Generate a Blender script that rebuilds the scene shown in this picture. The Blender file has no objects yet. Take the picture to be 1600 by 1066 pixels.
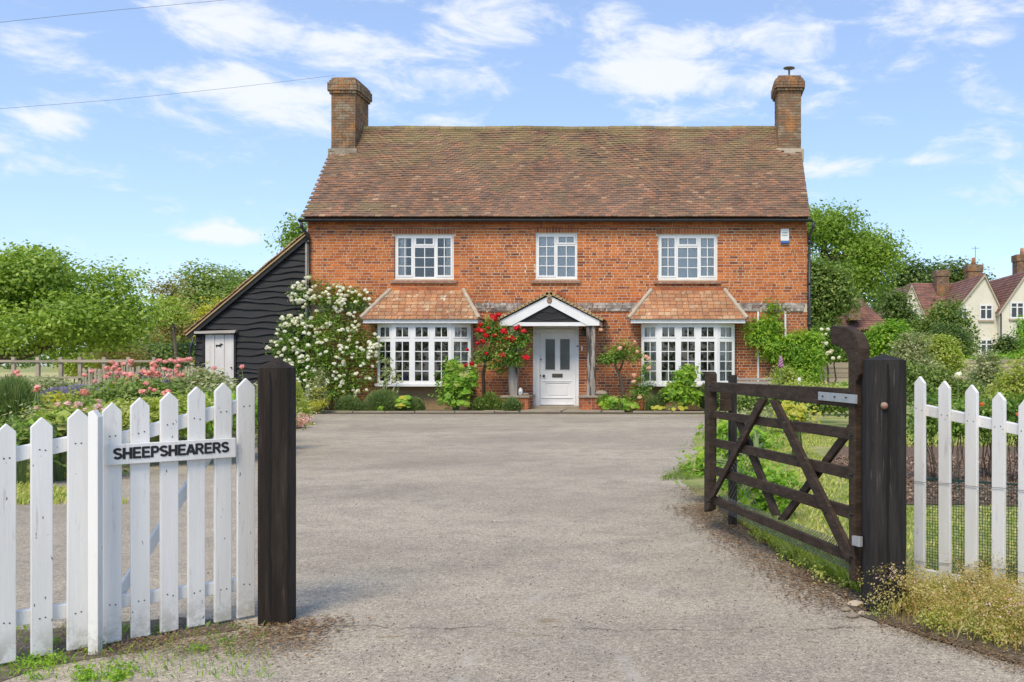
import bpy, math, random
import numpy as np
from mathutils import Vector, Matrix
random.seed(7); RNG = np.random.default_rng(7)
SC = bpy.context.scene
COL = SC.collection
# ------------------------------------------------------------------ camera, sky, sun, exposure
F, PX, PY, EYE = 1450.0, 1075.0, 570.0, 1.2      # focal length and principal point in photo pixels, eye height in m
cd = bpy.data.cameras.new('camera'); cam = bpy.data.objects.new('camera', cd); COL.objects.link(cam)
cam.location = (0, 0, EYE); cam.rotation_euler = (math.radians(90), 0, 0)
cd.sensor_width = 36; cd.lens = 36 * F / 1600
cd.shift_x = (800 - PX) / 1600; cd.shift_y = (PY - 533) / 1600
cd.clip_start = 0.05; cd.clip_end = 3000
SC.camera = cam
SUN_EL, SUN_AZ = 52, 192      # azimuth clockwise from +Y (the view direction): behind the camera, a little to the left
W = bpy.data.worlds.new('World'); SC.world = W; W.use_nodes = True
nt = W.node_tree; N = nt.nodes; Lk = nt.links
for n in list(N): N.remove(n)
def nd(t, **k):
    n = N.new(t)
    for a, b in k.items(): setattr(n, a, b)
    return n
def wmath(op, a, b=None, c=None):
    m = nd('ShaderNodeMath', operation=op)
    for i, v in enumerate((a, b, c)):
        if v is None: continue
        if isinstance(v, (int, float)): m.inputs[i].default_value = v
        else: Lk.new(v, m.inputs[i])
    return m.outputs[0]
out = nd('ShaderNodeOutputWorld'); bg = nd('ShaderNodeBackground'); Lk.new(bg.outputs[0], out.inputs[0])
bg.inputs[1].default_value = 0.083
sky = nd('ShaderNodeTexSky', sky_type='NISHITA'); sky.sun_disc = False
sky.sun_elevation = math.radians(SUN_EL); sky.sun_rotation = math.radians(SUN_AZ)
sky.air_density = 1.0; sky.dust_density = 0.6; sky.ozone_density = 1.5
tc = nd('ShaderNodeTexCoord'); sp = nd('ShaderNodeSeparateXYZ'); Lk.new(tc.outputs['Generated'], sp.inputs[0])
az = wmath('ARCTAN2', sp.outputs[0], sp.outputs[1]); el = wmath('ARCSINE', sp.outputs[2])
mp = nd('ShaderNodeMapping'); mp.inputs['Scale'].default_value = (11, 11, 28); Lk.new(tc.outputs['Generated'], mp.inputs[0])
mp.inputs['Location'].default_value = (3.1, 1.7, 0.4)
nz = nd('ShaderNodeTexNoise'); nz.inputs['Scale'].default_value = 1.0; nz.inputs['Detail'].default_value = 9; nz.inputs['Roughness'].default_value = .64
nz.inputs['Distortion'].default_value = .35
Lk.new(mp.outputs[0], nz.inputs['Vector'])
def ang(px, py):
    v = Vector((px - PX, F, PY - py)).normalized()
    return math.atan2(v.x, v.y), math.asin(v.z)
blob = None
for px, py, sx, sy, a in [(330,40,95,32,.17),(520,75,190,28,.15),(390,150,130,36,.2),(250,125,75,26,.15),(1060,122,140,24,.24),(1160,128,80,20,.14),(1000,160,70,22,.1),
                          (345,368,75,13,.3),(75,190,55,16,.19),(1290,262,60,16,.17),(1130,60,240,40,.13),(1500,20,160,20,.14),
                          (640,120,110,30,.13),(760,50,150,28,.14),(1450,250,60,8,.17),(1100,175,90,16,.1),(440,360,50,30,.08),(60,60,70,30,.08),(930,30,110,22,.1),(1560,140,60,20,.08),(760,185,90,14,.1),(1520,60,80,12,.12)]:
    a0, e0 = ang(px, py); sa = sx / F * .75; se = sy / F
    dx = wmath('DIVIDE', wmath('SUBTRACT', az, a0), sa); dy = wmath('DIVIDE', wmath('SUBTRACT', el, e0), se)
    g = wmath('EXPONENT', wmath('MULTIPLY', wmath('ADD', wmath('MULTIPLY', dx, dx), wmath('MULTIPLY', dy, dy)), -0.7))
    g = wmath('MULTIPLY', g, a * 1.35)
    blob = g if blob is None else wmath('MAXIMUM', blob, g)
dens = wmath('ADD', nz.outputs[0], blob)
mr = nd('ShaderNodeMapRange', interpolation_type='SMOOTHSTEP'); Lk.new(dens, mr.inputs[0])
mr.inputs[1].default_value = .51; mr.inputs[2].default_value = .79
# thin out near the horizon
low = nd('ShaderNodeMapRange', interpolation_type='SMOOTHSTEP'); Lk.new(el, low.inputs[0]); low.inputs[1].default_value = .02; low.inputs[2].default_value = .09
dn = wmath('MULTIPLY', mr.outputs[0], wmath('MULTIPLY', low.outputs[0], .92))
tint = nd('ShaderNodeMix', data_type='RGBA', blend_type='MULTIPLY'); tint.inputs[0].default_value = 1
Lk.new(sky.outputs[0], tint.inputs[6]); tint.inputs[7].default_value = (.85, .93, 1.09, 1)
veil = nd('ShaderNodeMix', data_type='RGBA'); veil.inputs[0].default_value = .28
Lk.new(tint.outputs[2], veil.inputs[6]); veil.inputs[7].default_value = (4.0, 5.0, 6.6, 1)
mx = nd('ShaderNodeMix', data_type='RGBA'); Lk.new(dn, mx.inputs[0]); Lk.new(veil.outputs[2], mx.inputs[6]); mx.inputs[7].default_value = (5.1, 5.3, 5.6, 1)
Lk.new(mx.outputs[2], bg.inputs[0])
sd = bpy.data.lights.new('sun', 'SUN'); sun = bpy.data.objects.new('sun', sd); COL.objects.link(sun)
sd.energy = 1.5; sd.angle = math.radians(24); sd.color = (1, .87, .68)
e_, a_ = math.radians(SUN_EL), math.radians(SUN_AZ)
dv = Vector((math.sin(a_) * math.cos(e_), math.cos(a_) * math.cos(e_), math.sin(e_)))
sun.rotation_euler = dv.to_track_quat('Z', 'Y').to_euler(); sun.location = (0, -5, 20)
SC.view_settings.view_transform = 'Standard'; SC.view_settings.look = 'None'; SC.view_settings.gamma = 1
SC.view_settings.use_curve_mapping = False; SC.view_settings.exposure = 1.17
SC.render.engine = 'CYCLES'
SC.cycles.max_bounces = 6; SC.cycles.transparent_max_bounces = 12; SC.cycles.transmission_bounces = 4
# ------------------------------------------------------------------ helpers
def P(px, py, Y): return Vector(((px - PX) / F * Y, Y, EYE + (PY - py) / F * Y))
def G(px, py):
    Y = F * EYE / (py - PY); return Vector(((px - PX) / F * Y, Y, 0))
ORG = {}
def tag(o, label=None, cat=None, group=None, kind=None):
    if label: o['label'] = label
    if cat: o['category'] = cat
    if group: o['group'] = group
    if kind: o['kind'] = kind
    return o
def thing(name, label, cat, loc=(0, 0, 0), group=None):
    o = bpy.data.objects.new(name, None); COL.objects.link(o); o.location = loc; o.empty_display_size = .2
    ORG[o] = Vector(loc); return tag(o, label, cat, group)
def link(name, me, parent=None, loc=None):
    o = bpy.data.objects.new(name, me); COL.objects.link(o)
    po = ORG[parent] if parent else Vector((0, 0, 0))
    if parent: o.parent = parent
    w = Vector(loc) if loc is not None else po
    o.location = w - po; ORG[o] = w
    return o
def copy_tree(o, parent=None, **labels):
    c = o.copy(); COL.objects.link(c)
    if parent: c.parent = parent
    for ch in o.children: copy_tree(ch, c)
    return c
def mesh_np(name, V, Fc, mat, attr=None, smooth=False, mats=None, midx=None):
    me = bpy.data.meshes.new(name)
    V = np.asarray(V, dtype=np.float32); Fc = np.asarray(Fc, dtype=np.int32); k = Fc.shape[1]
    me.vertices.add(len(V)); me.vertices.foreach_set('co', V.ravel())
    me.loops.add(Fc.size); me.loops.foreach_set('vertex_index', Fc.ravel())
    me.polygons.add(len(Fc)); me.polygons.foreach_set('loop_start', np.arange(0, Fc.size, k, dtype=np.int32))
    try: me.polygons.foreach_set('loop_total', np.full(len(Fc), k, dtype=np.int32))
    except Exception: pass
    for m in (mats or [mat]): me.materials.append(m)
    if midx is not None: me.polygons.foreach_set('material_index', np.asarray(midx, dtype=np.int32))
    me.polygons.foreach_set('use_smooth', np.full(len(Fc), smooth))
    if attr is not None:
        a = me.attributes.new('rnd', 'FLOAT', 'POINT'); a.data.foreach_set('value', np.asarray(attr, dtype=np.float32))
    me.update(calc_edges=True); me.validate()
    return me
class MB:
    def __init__(s): s.v = []; s.f = []; s.r = []
    def add(s, vs, fs, rnd=None):
        n = len(s.v); s.v += [tuple(p) for p in vs]; s.f += [tuple(i + n for i in f) for f in fs]
        s.r += [random.random() if rnd is None else rnd] * len(vs); return s
    def box(s, x0, x1, y0, y1, z0, z1, rnd=None):
        return s.add([(x0,y0,z0),(x1,y0,z0),(x1,y1,z0),(x0,y1,z0),(x0,y0,z1),(x1,y0,z1),(x1,y1,z1),(x0,y1,z1)],
                     [(0,3,2,1),(4,5,6,7),(0,1,5,4),(1,2,6,5),(2,3,7,6),(3,0,4,7)], rnd)
    def prism(s, poly, vec, rnd=None):
        n = len(poly); vec = Vector(vec); poly = [Vector(p) for p in poly]
        nrm = Vector((0, 0, 0))
        for i in range(n): nrm += poly[i].cross(poly[(i + 1) % n])
        if nrm.dot(vec) > 0: poly = poly[::-1]
        return s.add(poly + [p + vec for p in poly],
                     [tuple(range(n)), tuple(range(2 * n - 1, n - 1, -1))] + [(i, i + n, (i + 1) % n + n, (i + 1) % n) for i in range(n)], rnd)
    def bar(s, a, b, w, d, up=(0, 0, 1), rnd=None):
        "box beam from a to b, w across, d along 'up x dir'"
        a, b = Vector(a), Vector(b); t = (b - a).normalized(); sd = t.cross(Vector(up)); 
        if sd.length < 1e-4: sd = t.cross(Vector((0, 1, 0)))
        sd.normalize(); u = sd.cross(t).normalized(); sd = sd * w / 2; u = u * d / 2
        vs = [a - sd - u, a + sd - u, a + sd + u, a - sd + u, b - sd - u, b + sd - u, b + sd + u, b - sd + u]
        return s.add(vs, [(0,1,2,3),(7,6,5,4),(0,4,5,1),(1,5,6,2),(2,6,7,3),(3,7,4,0)], rnd)
    def tube(s, pts, rad, n=8, caps=True, rnd=None):
        pts = [Vector(p) for p in pts]; m = len(pts)
        if not hasattr(rad, '__len__'): rad = [rad] * m
        vs = []; prev = None
        for i, p in enumerate(pts):
            t = (pts[min(i + 1, m - 1)] - pts[max(i - 1, 0)]).normalized()
            ref = prev if prev is not None else (Vector((1, 0, 0)) if abs(t.x) < .9 else Vector((0, 1, 0)))
            a = (ref - t * ref.dot(t)).normalized(); b = t.cross(a); prev = a
            for k in range(n):
                an = 2 * math.pi * k / n; vs.append(p + (a * math.cos(an) + b * math.sin(an)) * rad[i])
        fs = [(i * n + k, i * n + (k + 1) % n, (i + 1) * n + (k + 1) % n, (i + 1) * n + k) for i in range(m - 1) for k in range(n)]
        if caps: fs += [tuple(range(n - 1, -1, -1)), tuple(range((m - 1) * n, m * n))]
        return s.add(vs, fs, rnd)
    def build(s, name, mat, parent=None, smooth=False, loc=None, bevel=0):
        me = bpy.data.meshes.new(name)
        po = Vector(loc) if loc is not None else (ORG[parent] if parent else Vector((0, 0, 0)))
        me.from_pydata([tuple(Vector(p) - po) for p in s.v], [], s.f)
        me.materials.append(mat)
        a = me.attributes.new('rnd', 'FLOAT', 'POINT'); a.data.foreach_set('value', s.r)
        if smooth: me.polygons.foreach_set('use_smooth', [True] * len(me.polygons))
        o = link(name, me, parent, po)
        if bevel:
            m = o.modifiers.new('bevel', 'BEVEL'); m.width = bevel; m.segments = 2; m.limit_method = 'ANGLE'
        return o
BF = np.array([(0,3,2,1),(4,5,6,7),(0,1,5,4),(1,2,6,5),(2,3,7,6),(3,0,4,7)])
BV = np.array([(-1,-1,-1),(1,-1,-1),(1,1,-1),(-1,1,-1),(-1,-1,1),(1,-1,1),(1,1,1),(-1,1,1)], dtype=float) / 2
def boxes_np(Cn, S, R=None):
    Cn = np.asarray(Cn, float); S = np.asarray(S, float); n = len(Cn)
    V = BV[None] * S[:, None, :]
    if R is not None:
        R = np.asarray(R, float)
        V = np.einsum('nij,nkj->nki', R, V) if R.ndim == 3 else np.einsum('ij,nkj->nki', R, V)
    V = V + Cn[:, None, :]
    Fc = BF[None] + (np.arange(n) * 8)[:, None, None]
    return V.reshape(-1, 3), Fc.reshape(-1, 4), np.repeat(RNG.random(n), 8)
def unitbox(name, size, mat, R=None):
    V, Fc, _ = boxes_np([(0, 0, 0)], [size], R); return mesh_np(name, V, Fc, mat)
# ------------------------------------------------------------------ materials
def newmat(name):
    m = bpy.data.materials.new(name); m.use_nodes = True; t = m.node_tree
    return m, t.nodes, t.links, t.nodes['Principled BSDF']
def rndval(nn, ll):
    a = nn.new('ShaderNodeAttribute'); a.attribute_name = 'rnd'
    oi = nn.new('ShaderNodeObjectInfo')
    ad = nn.new('ShaderNodeMath'); ad.operation = 'ADD'; ll.new(a.outputs['Fac'], ad.inputs[0]); ll.new(oi.outputs['Random'], ad.inputs[1])
    fr = nn.new('ShaderNodeMath'); fr.operation = 'FRACT'; ll.new(ad.outputs[0], fr.inputs[0])
    return fr.outputs[0]
def ramp(nn, ll, src, stops, interp='LINEAR'):
    r = nn.new('ShaderNodeValToRGB'); ll.new(src, r.inputs[0]); r.color_ramp.interpolation = interp
    while len(r.color_ramp.elements) < len(stops): r.color_ramp.elements.new(.5)
    for e, (p, c) in zip(r.color_ramp.elements, stops): e.position = p; e.color = (*c, 1) if len(c) == 3 else c
    return r.outputs[0]
def noise(nn, ll, scale, detail=4, rough=.55, vec=None, stretch=None, dist=0):
    tcx = nn.new('ShaderNodeNewGeometry'); src = tcx.outputs['Position'] if vec is None else vec
    if stretch:
        mpn = nn.new('ShaderNodeMapping'); mpn.inputs['Scale'].default_value = stretch; ll.new(src, mpn.inputs[0]); src = mpn.outputs[0]
    n = nn.new('ShaderNodeTexNoise'); n.inputs['Scale'].default_value = scale; n.inputs['Detail'].default_value = detail
    n.inputs['Roughness'].default_value = rough; n.inputs['Distortion'].default_value = dist; ll.new(src, n.inputs['Vector'])
    return n.outputs[0]
def mix(nn, ll, fac, a, b, mode='MIX'):
    m = nn.new('ShaderNodeMix'); m.data_type = 'RGBA'; m.blend_type = mode
    if isinstance(fac, (int, float)): m.inputs[0].default_value = fac
    else: ll.new(fac, m.inputs[0])
    for i, v in ((6, a), (7, b)):
        if isinstance(v, tuple): m.inputs[i].default_value = (*v, 1)
        else: ll.new(v, m.inputs[i])
    return m.outputs[2]
def maprange(nn, ll, src, a, b, c=0, d=1):
    m = nn.new('ShaderNodeMapRange'); m.interpolation_type = 'SMOOTHSTEP'; ll.new(src, m.inputs[0])
    for i, v in enumerate((a, b, c, d)): m.inputs[i + 1].default_value = v
    return m.outputs[0]
def bump(nn, ll, bs, h, strength=.5, dist=.01, prev=None):
    b = nn.new('ShaderNodeBump'); b.inputs['Strength'].default_value = strength; b.inputs['Distance'].default_value = dist
    ll.new(h, b.inputs['Height']); ll.new(b.outputs[0], bs.inputs['Normal']); return b
def simple(name, c1, c2=None, rough=.7, ns=8, stretch=None, bs=.3, bd=.005, c3=None, t3=(.6, .7), metallic=0, ns3=None, per=0.0):
    m, nn, ll, b = newmat(name)
    if c2 is None: c2 = tuple(x * .8 for x in c1)
    n1 = noise(nn, ll, ns, 5, .6, stretch=stretch)
    c = mix(nn, ll, maprange(nn, ll, n1, .3, .7), c1, c2)
    if c3:
        n3 = noise(nn, ll, ns3 or ns * 2.3, 6, .65, stretch=stretch)
        c = mix(nn, ll, maprange(nn, ll, n3, *t3), c, c3)
    if per:
        v = rndval(nn, ll); vv = ramp(nn, ll, v, [(0, (1 - per,) * 3), (1, (1 + per,) * 3)]); c = mix(nn, ll, 1, c, vv, 'MULTIPLY')
    ll.new(c, b.inputs['Base Color']); b.inputs['Roughness'].default_value = rough; b.inputs['Metallic'].default_value = metallic
    n2 = noise(nn, ll, ns * 6, 4, .6, stretch=stretch)
    bump(nn, ll, b, n2, bs, bd); return m
def piece_mat(name, stops, rough=.85, blot=None, moss=None, bs=.5, high=None):
    m, nn, ll, b = newmat(name)
    v = rndval(nn, ll); c = ramp(nn, ll, v, stops)
    n1 = noise(nn, ll, 1.3, 5, .6); tone = ramp(nn, ll, n1, [(.3, (.72, .72, .72)), (.7, (1.22, 1.22, 1.22))]); c = mix(nn, ll, 1, c, tone, 'MULTIPLY')
    n2 = noise(nn, ll, 26, 4, .7); tone = ramp(nn, ll, n2, [(.3, (.78, .78, .78)), (.7, (1.2, 1.2, 1.2))]); c = mix(nn, ll, 1, c, tone, 'MULTIPLY')
    if blot:
        col, sc, lo, hi = blot; c = mix(nn, ll, maprange(nn, ll, noise(nn, ll, sc, 6, .7), lo, hi), c, col)
    if moss:
        col, sc, lo, hi = moss; c = mix(nn, ll, maprange(nn, ll, noise(nn, ll, sc, 7, .72), lo, hi), c, col)
    if high:   # lichen growing thicker towards the ridge
        col, z0, z1, am = high; ge = nn.new('ShaderNodeNewGeometry'); s = nn.new('ShaderNodeSeparateXYZ'); ll.new(ge.outputs['Position'], s.inputs[0])
        m1 = nn.new('ShaderNodeMath'); m1.operation = 'MULTIPLY'; ll.new(maprange(nn, ll, s.outputs[2], z0, z1, 0, am), m1.inputs[0]); ll.new(maprange(nn, ll, noise(nn, ll, 1.7, 6, .7, stretch=(.5, 1, 1.6)), .4, .6), m1.inputs[1])
        c = mix(nn, ll, m1.outputs[0], c, col)
    ll.new(c, b.inputs['Base Color']); b.inputs['Roughness'].default_value = rough
    bump(nn, ll, b, noise(nn, ll, 60, 4, .6), bs, .004); return m
def leaf_mat(name, cols, trans=.35, rough=.5):
    m, nn, ll, b = newmat(name)
    v = rndval(nn, ll); k = len(cols); c = ramp(nn, ll, v, [(i / (k - 1), cc) for i, cc in enumerate(cols)])
    ll.new(c, b.inputs['Base Color']); b.inputs['Roughness'].default_value = rough; b.inputs['Specular IOR Level'].default_value = .35
    tr = nn.new('ShaderNodeBsdfTranslucent'); cc = mix(nn, ll, 1, c, (1.5, 1.6, .7), 'MULTIPLY'); ll.new(cc, tr.inputs[0])
    ms = nn.new('ShaderNodeMixShader'); ms.inputs[0].default_value = trans
    ll.new(b.outputs[0], ms.inputs[1]); ll.new(tr.outputs[0], ms.inputs[2]); ll.new(ms.outputs[0], nn['Material Output'].inputs[0]); return m
def glass_mat(name, refl=.12):
    m, nn, ll, b = newmat(name); nn.remove(b)
    g = nn.new('ShaderNodeBsdfGlossy'); g.inputs['Roughness'].default_value = .02
    t = nn.new('ShaderNodeBsdfTransparent'); t.inputs[0].default_value = (.96, .97, .965, 1)
    lw = nn.new('ShaderNodeFresnel'); lw.inputs[0].default_value = 1.7
    nzz = noise(nn, ll, 3.5, 2, .5); bb = nn.new('ShaderNodeBump'); bb.inputs['Strength'].default_value = .08; bb.inputs['Distance'].default_value = .02
    ll.new(nzz, bb.inputs['Height']); pass
    ms = nn.new('ShaderNodeMixShader'); ll.new(lw.outputs[0], ms.inputs[0]); ll.new(t.outputs[0], ms.inputs[1]); ll.new(g.outputs[0], ms.inputs[2])
    ll.new(ms.outputs[0], nn['Material Output'].inputs[0]); return m
M = {}
M['brick'] = piece_mat('brick', [(0, (0.540, 0.165, 0.034)), (.45, (0.490, 0.139, 0.030)), (.72, (0.420, 0.111, 0.027)), (.88, (0.340, 0.087, 0.027)), (.96, (0.250, 0.070, 0.030)), (1, (0.170, 0.057, 0.032))],
                       blot=((0.580, 0.200, 0.044), .8, .54, .78), moss=((0.200, 0.122, 0.080), 2.6, .62, .8))
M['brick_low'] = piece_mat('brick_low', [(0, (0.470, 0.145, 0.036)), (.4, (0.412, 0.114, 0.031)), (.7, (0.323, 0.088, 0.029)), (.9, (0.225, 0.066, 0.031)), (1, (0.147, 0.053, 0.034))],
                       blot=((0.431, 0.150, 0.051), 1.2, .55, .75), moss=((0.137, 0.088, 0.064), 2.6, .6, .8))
M['brick_chim'] = piece_mat('brick_chimney', [(0, (.27, .13, .06)), (.4, (.2, .12, .07)), (.7, (.17, .115, .075)), (1, (.27, .2, .13))],
                       blot=((.3, .25, .17), 4, .5, .66), moss=((.46, .2, .06), 1.6, .5, .68))
M['arch'] = piece_mat('brick_arch', [(0, (.48, .16, .05)), (.5, (.4, .12, .045)), (1, (.3, .09, .04))])
M['mortar'] = simple('mortar', (0.666, 0.548, 0.395), (0.558, 0.452, 0.319), .9, 3, c3=(0.378, 0.313, 0.235), t3=(.6, .8))
M['mortar_dark'] = simple('mortar_weathered', (.36, .31, .24), (.26, .22, .17), .9, 3)
M['tile'] = piece_mat('roof_tile', [(0, (0.319, 0.159, 0.090)), (.3, (0.244, 0.135, 0.085)), (.6, (0.192, 0.120, 0.081)), (.86, (0.159, 0.104, 0.076)), (.96, (0.253, 0.139, 0.081)), (1, (0.393, 0.261, 0.162))],
                       blot=((0.206, 0.159, 0.085), .9, .5, .75), moss=((0.393, 0.325, 0.179), 7, .62, .74), high=((0.253, 0.200, 0.090), 5.8, 8.2, .75))
M['tile_bay'] = piece_mat('bay_tile', [(0, (0.460, 0.231, 0.109)), (.4, (0.400, 0.189, 0.090)), (.75, (0.320, 0.147, 0.076)), (1, (0.480, 0.315, 0.180))], moss=((0.600, 0.546, 0.399), 5, .55, .7))
M['tile_edge'] = piece_mat('porch_tile', [(0, (.42, .3, .15)), (.5, (.34, .24, .12)), (1, (.5, .36, .2))], moss=((.3, .15, .08), 5, .56, .7))
M['ridge'] = piece_mat('ridge_tile', [(0, (.25, .2, .1)), (.5, (.2, .15, .08)), (1, (.28, .2, .1))], moss=((.3, .27, .1), 4, .5, .66))
M['deck'] = simple('roof_underlay', (.05, .04, .03), (.03, .025, .02), .95, 5)
M['hip'] = simple('hip_mortar', (.5, .42, .32), (.4, .33, .24), .9, 6, c3=(.55, .5, .42), bs=.6, bd=.01)
M['stringc'] = piece_mat('string_course', [(0, (.32, .28, .24)), (.3, (.2, .17, .15)), (.6, (.42, .38, .34)), (.8, (.14, .1, .09)), (1, (.26, .16, .12))], blot=((.5, .47, .43), 7, .5, .62), moss=((.1, .085, .075), 5, .55, .66))
M['white'] = simple('white_paint', (.8, .8, .79), (.74, .74, .73), .45, 3, bs=.08)
def picket_mat():
    m, nn, ll, b = newmat('picket_paint')
    c = mix(nn, ll, maprange(nn, ll, noise(nn, ll, 6, 5, .6, stretch=(1, 1, .15)), .35, .7), (.82, .82, .8), (.72, .72, .69))
    g = noise(nn, ll, 38, 6, .7, stretch=(1, 1, .12)); c = mix(nn, ll, maprange(nn, ll, g, .57, .7, 0, .5), c, (.42, .41, .38))
    sp_ = noise(nn, ll, 55, 3, .5, stretch=(1, 1, .45)); c = mix(nn, ll, maprange(nn, ll, sp_, .7, .74), c, (.16, .14, .12))
    # green-grey dirt on the lowest hand's breadth
    ge = nn.new('ShaderNodeNewGeometry'); s = nn.new('ShaderNodeSeparateXYZ'); ll.new(ge.outputs['Position'], s.inputs[0])
    lowm = maprange(nn, ll, s.outputs[2], .0, .2, .6, 0); d = maprange(nn, ll, noise(nn, ll, 14, 5, .7), .42, .62)
    mm = nn.new('ShaderNodeMath'); mm.operation = 'MULTIPLY'; ll.new(lowm, mm.inputs[0]); ll.new(d, mm.inputs[1])
    c = mix(nn, ll, mm.outputs[0], c, (.3, .29, .22))
    ll.new(c, b.inputs['Base Color']); b.inputs['Roughness'].default_value = .55
    bump(nn, ll, b, noise(nn, ll, 60, 5, .65, stretch=(1, 1, .1)), .35, .004); return m
M['picket'] = picket_mat()
M['tar'] = simple('tarred_boards', (.013, .013, .014), (.024, .024, .026), .75, 5, stretch=(.25, 1, 2.5), bs=.7, bd=.012, c3=(.05, .05, .052), t3=(.6, .78))
def postmat(name, a, b_, c3, st):
    m, nn, ll, b = newmat(name)
    g = noise(nn, ll, 28, 7, .7, stretch=st); c = mix(nn, ll, maprange(nn, ll, g, .35, .68), a, b_)
    k = noise(nn, ll, 70, 4, .6, stretch=st); c = mix(nn, ll, maprange(nn, ll, k, .6, .75, 0, .8), c, c3)
    ll.new(c, b.inputs['Base Color']); b.inputs['Roughness'].default_value = .8; b.inputs['Specular IOR Level'].default_value = .3
    bump(nn, ll, b, g, .8, .012); return m
M['post_brown'] = postmat('oak_post_brown', (0.014, 0.010, 0.007), (0.035, 0.025, 0.019), (0.071, 0.056, 0.042), (1, 1, .08))
M['post_black'] = postmat('oak_post_black', (0.014, 0.013, 0.012), (0.034, 0.031, 0.029), (0.102, 0.093, 0.085), (1, 1, .08))
M['gate'] = postmat('gate_timber', (.03, .019, .012), (.062, .041, .027), (.14, .11, .08), (.25, .25, .8))
M['crack'] = simple('crack_dark', (.004, .004, .004), (.006, .005, .005), .95, 5)
M['oldoak'] = simple('weathered_oak', (.42, .38, .33), (.24, .21, .18), .85, 9, stretch=(1, 1, .12), c3=(.05, .042, .038), t3=(.5, .6), ns3=7, bs=.6, bd=.012)
M['stone'] = simple('stone', (.33, .27, .2), (.24, .2, .15), .9, 6, c3=(.42, .38, .3), t3=(.5, .7), bs=.6, bd=.012)
M['tan'] = simple('tan_render', (.4, .27, .14), (.33, .22, .12), .9, 3, c3=(.25, .17, .1))
M['metal'] = simple('galvanised_metal', (.5, .52, .54), (.4, .42, .44), .45, 20, metallic=.5, bs=.1, c3=(.3, .25, .2))
M['black'] = simple('black_iron', (.018, .018, .02), (.03, .03, .032), .4, 10, bs=.15)
M['curtain'] = simple('curtain_cloth', (.8, .78, .73), (.7, .68, .63), .9, 6, stretch=(6, 1, .2), bs=.3)
M['blind'] = simple('net_blind', (.85, .85, .85), (.76, .77, .78), .9, 1.5, bs=.1)
M['glass'] = glass_mat('window_glass')
M['doorglass'] = simple('obscured_glass', (.085, .1, .105), (.06, .07, .075), .12, 2, bs=.05)
M['sillbrick'] = simple('sill_tile', (.33, .17, .11), (.25, .13, .09), .85, 7, c3=(.36, .3, .24), t3=(.5, .65))
M['bark'] = simple('bark', (.13, .1, .075), (.07, .055, .04), .9, 8, stretch=(1, 1, .2), bs=.8, bd=.02)
M['stem'] = simple('green_stem', (.2, .27, .1), (.15, .21, .07), .8, 8)
M['fencewood'] = simple('fence_wood', (.42, .36, .26), (.32, .27, .19), .85, 4, stretch=(.2, .2, 2), per=.2)
M['silverwood'] = simple('silvered_wood', (.38, .35, .31), (.28, .26, .23), .85, 6, stretch=(.2, 1, 2), per=.15)
M['net_green'] = simple('green_netting', (.02, .07, .06), (.02, .06, .05), .6, 5)
M['wire'] = simple('wire', (.18, .18, .17), (.12, .12, .12), .5, 5)
M['cable'] = simple('cable_grey', (.22, .23, .25), (.18, .19, .2), .7, 5)
M['cream'] = simple('cream_render', (.74, .7, .58), (.68, .64, .53), .85, 1.2, c3=(.35, .32, .26), t3=(.6, .85))
M['rooffar'] = piece_mat('far_roof_tiles', [(0, (.27, .13, .095)), (.5, (.22, .11, .085)), (1, (.17, .095, .075))], moss=((.3, .2, .1), 3, .6, .8))
M['darkglass'] = simple('dark_window', (.05, .055, .06), (.04, .045, .05), .08, 1, bs=.02)
M['letter'] = simple('black_lettering', (0.012, 0.012, 0.014), (0.016, 0.016, 0.018), .6, 20, bs=.05)
M['blue'] = simple('blue_plastic', (.03, .14, .42), (.03, .12, .38), .4, 5, bs=.05)
# leaves
def lobeset(hulls, n, r0, r1, seed=1, inner=.35, flat=.8):
    "many small foliage masses spread through big ellipses given in photo pixels"
    rg = random.Random(seed); out = []
    wts = [h[2] * h[3] for h in hulls]
    for _ in range(n):
        h = rg.choices(hulls, wts)[0]; a = rg.uniform(0, 6.283); rr = inner + (1 - inner) * rg.random() ** .5; d = rg.uniform(-1, 1); k = math.sqrt(1 - d * d * .5)
        r = rg.uniform(r0, r1); Y = h[4]; out.append((h[0] + math.cos(a) * rr * (h[2] - r) * k, h[1] + math.sin(a) * rr * (h[3] - r * flat) * k, r, r * flat, Y + d * h[2] * Y / F * .7, 1))
    return out
M['lf_walnut'] = leaf_mat('leaf_walnut', [(0.109, 0.186, 0.028), (0.205, 0.314, 0.047), (0.302, 0.435, 0.068), (0.410, 0.521, 0.109), (0.483, 0.565, 0.139)])
M['lf_oak'] = leaf_mat('leaf_oak', [(0.099, 0.177, 0.024), (0.187, 0.294, 0.039), (0.264, 0.394, 0.052), (0.352, 0.463, 0.086)])
M['lf_mid'] = leaf_mat('leaf_mid', [(0.095, 0.166, 0.033), (0.167, 0.253, 0.053), (0.238, 0.331, 0.075), (0.332, 0.388, 0.112)])
M['lf_dark'] = leaf_mat('leaf_dark', [(0.053, 0.101, 0.026), (0.097, 0.171, 0.042), (0.146, 0.221, 0.056), (0.217, 0.281, 0.074)])
M['lf_bright'] = leaf_mat('leaf_bright', [(0.121, 0.253, 0.025), (0.202, 0.385, 0.037), (0.283, 0.474, 0.043), (0.377, 0.499, 0.057)])
M['lf_lime'] = leaf_mat('leaf_lime', [(0.225, 0.297, 0.049), (0.346, 0.446, 0.071), (0.467, 0.500, 0.113), (0.500, 0.500, 0.198)])
M['lf_grey'] = leaf_mat('leaf_greygreen', [(0.216, 0.260, 0.127), (0.302, 0.354, 0.170), (0.432, 0.445, 0.238), (0.561, 0.539, 0.324)])
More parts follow.
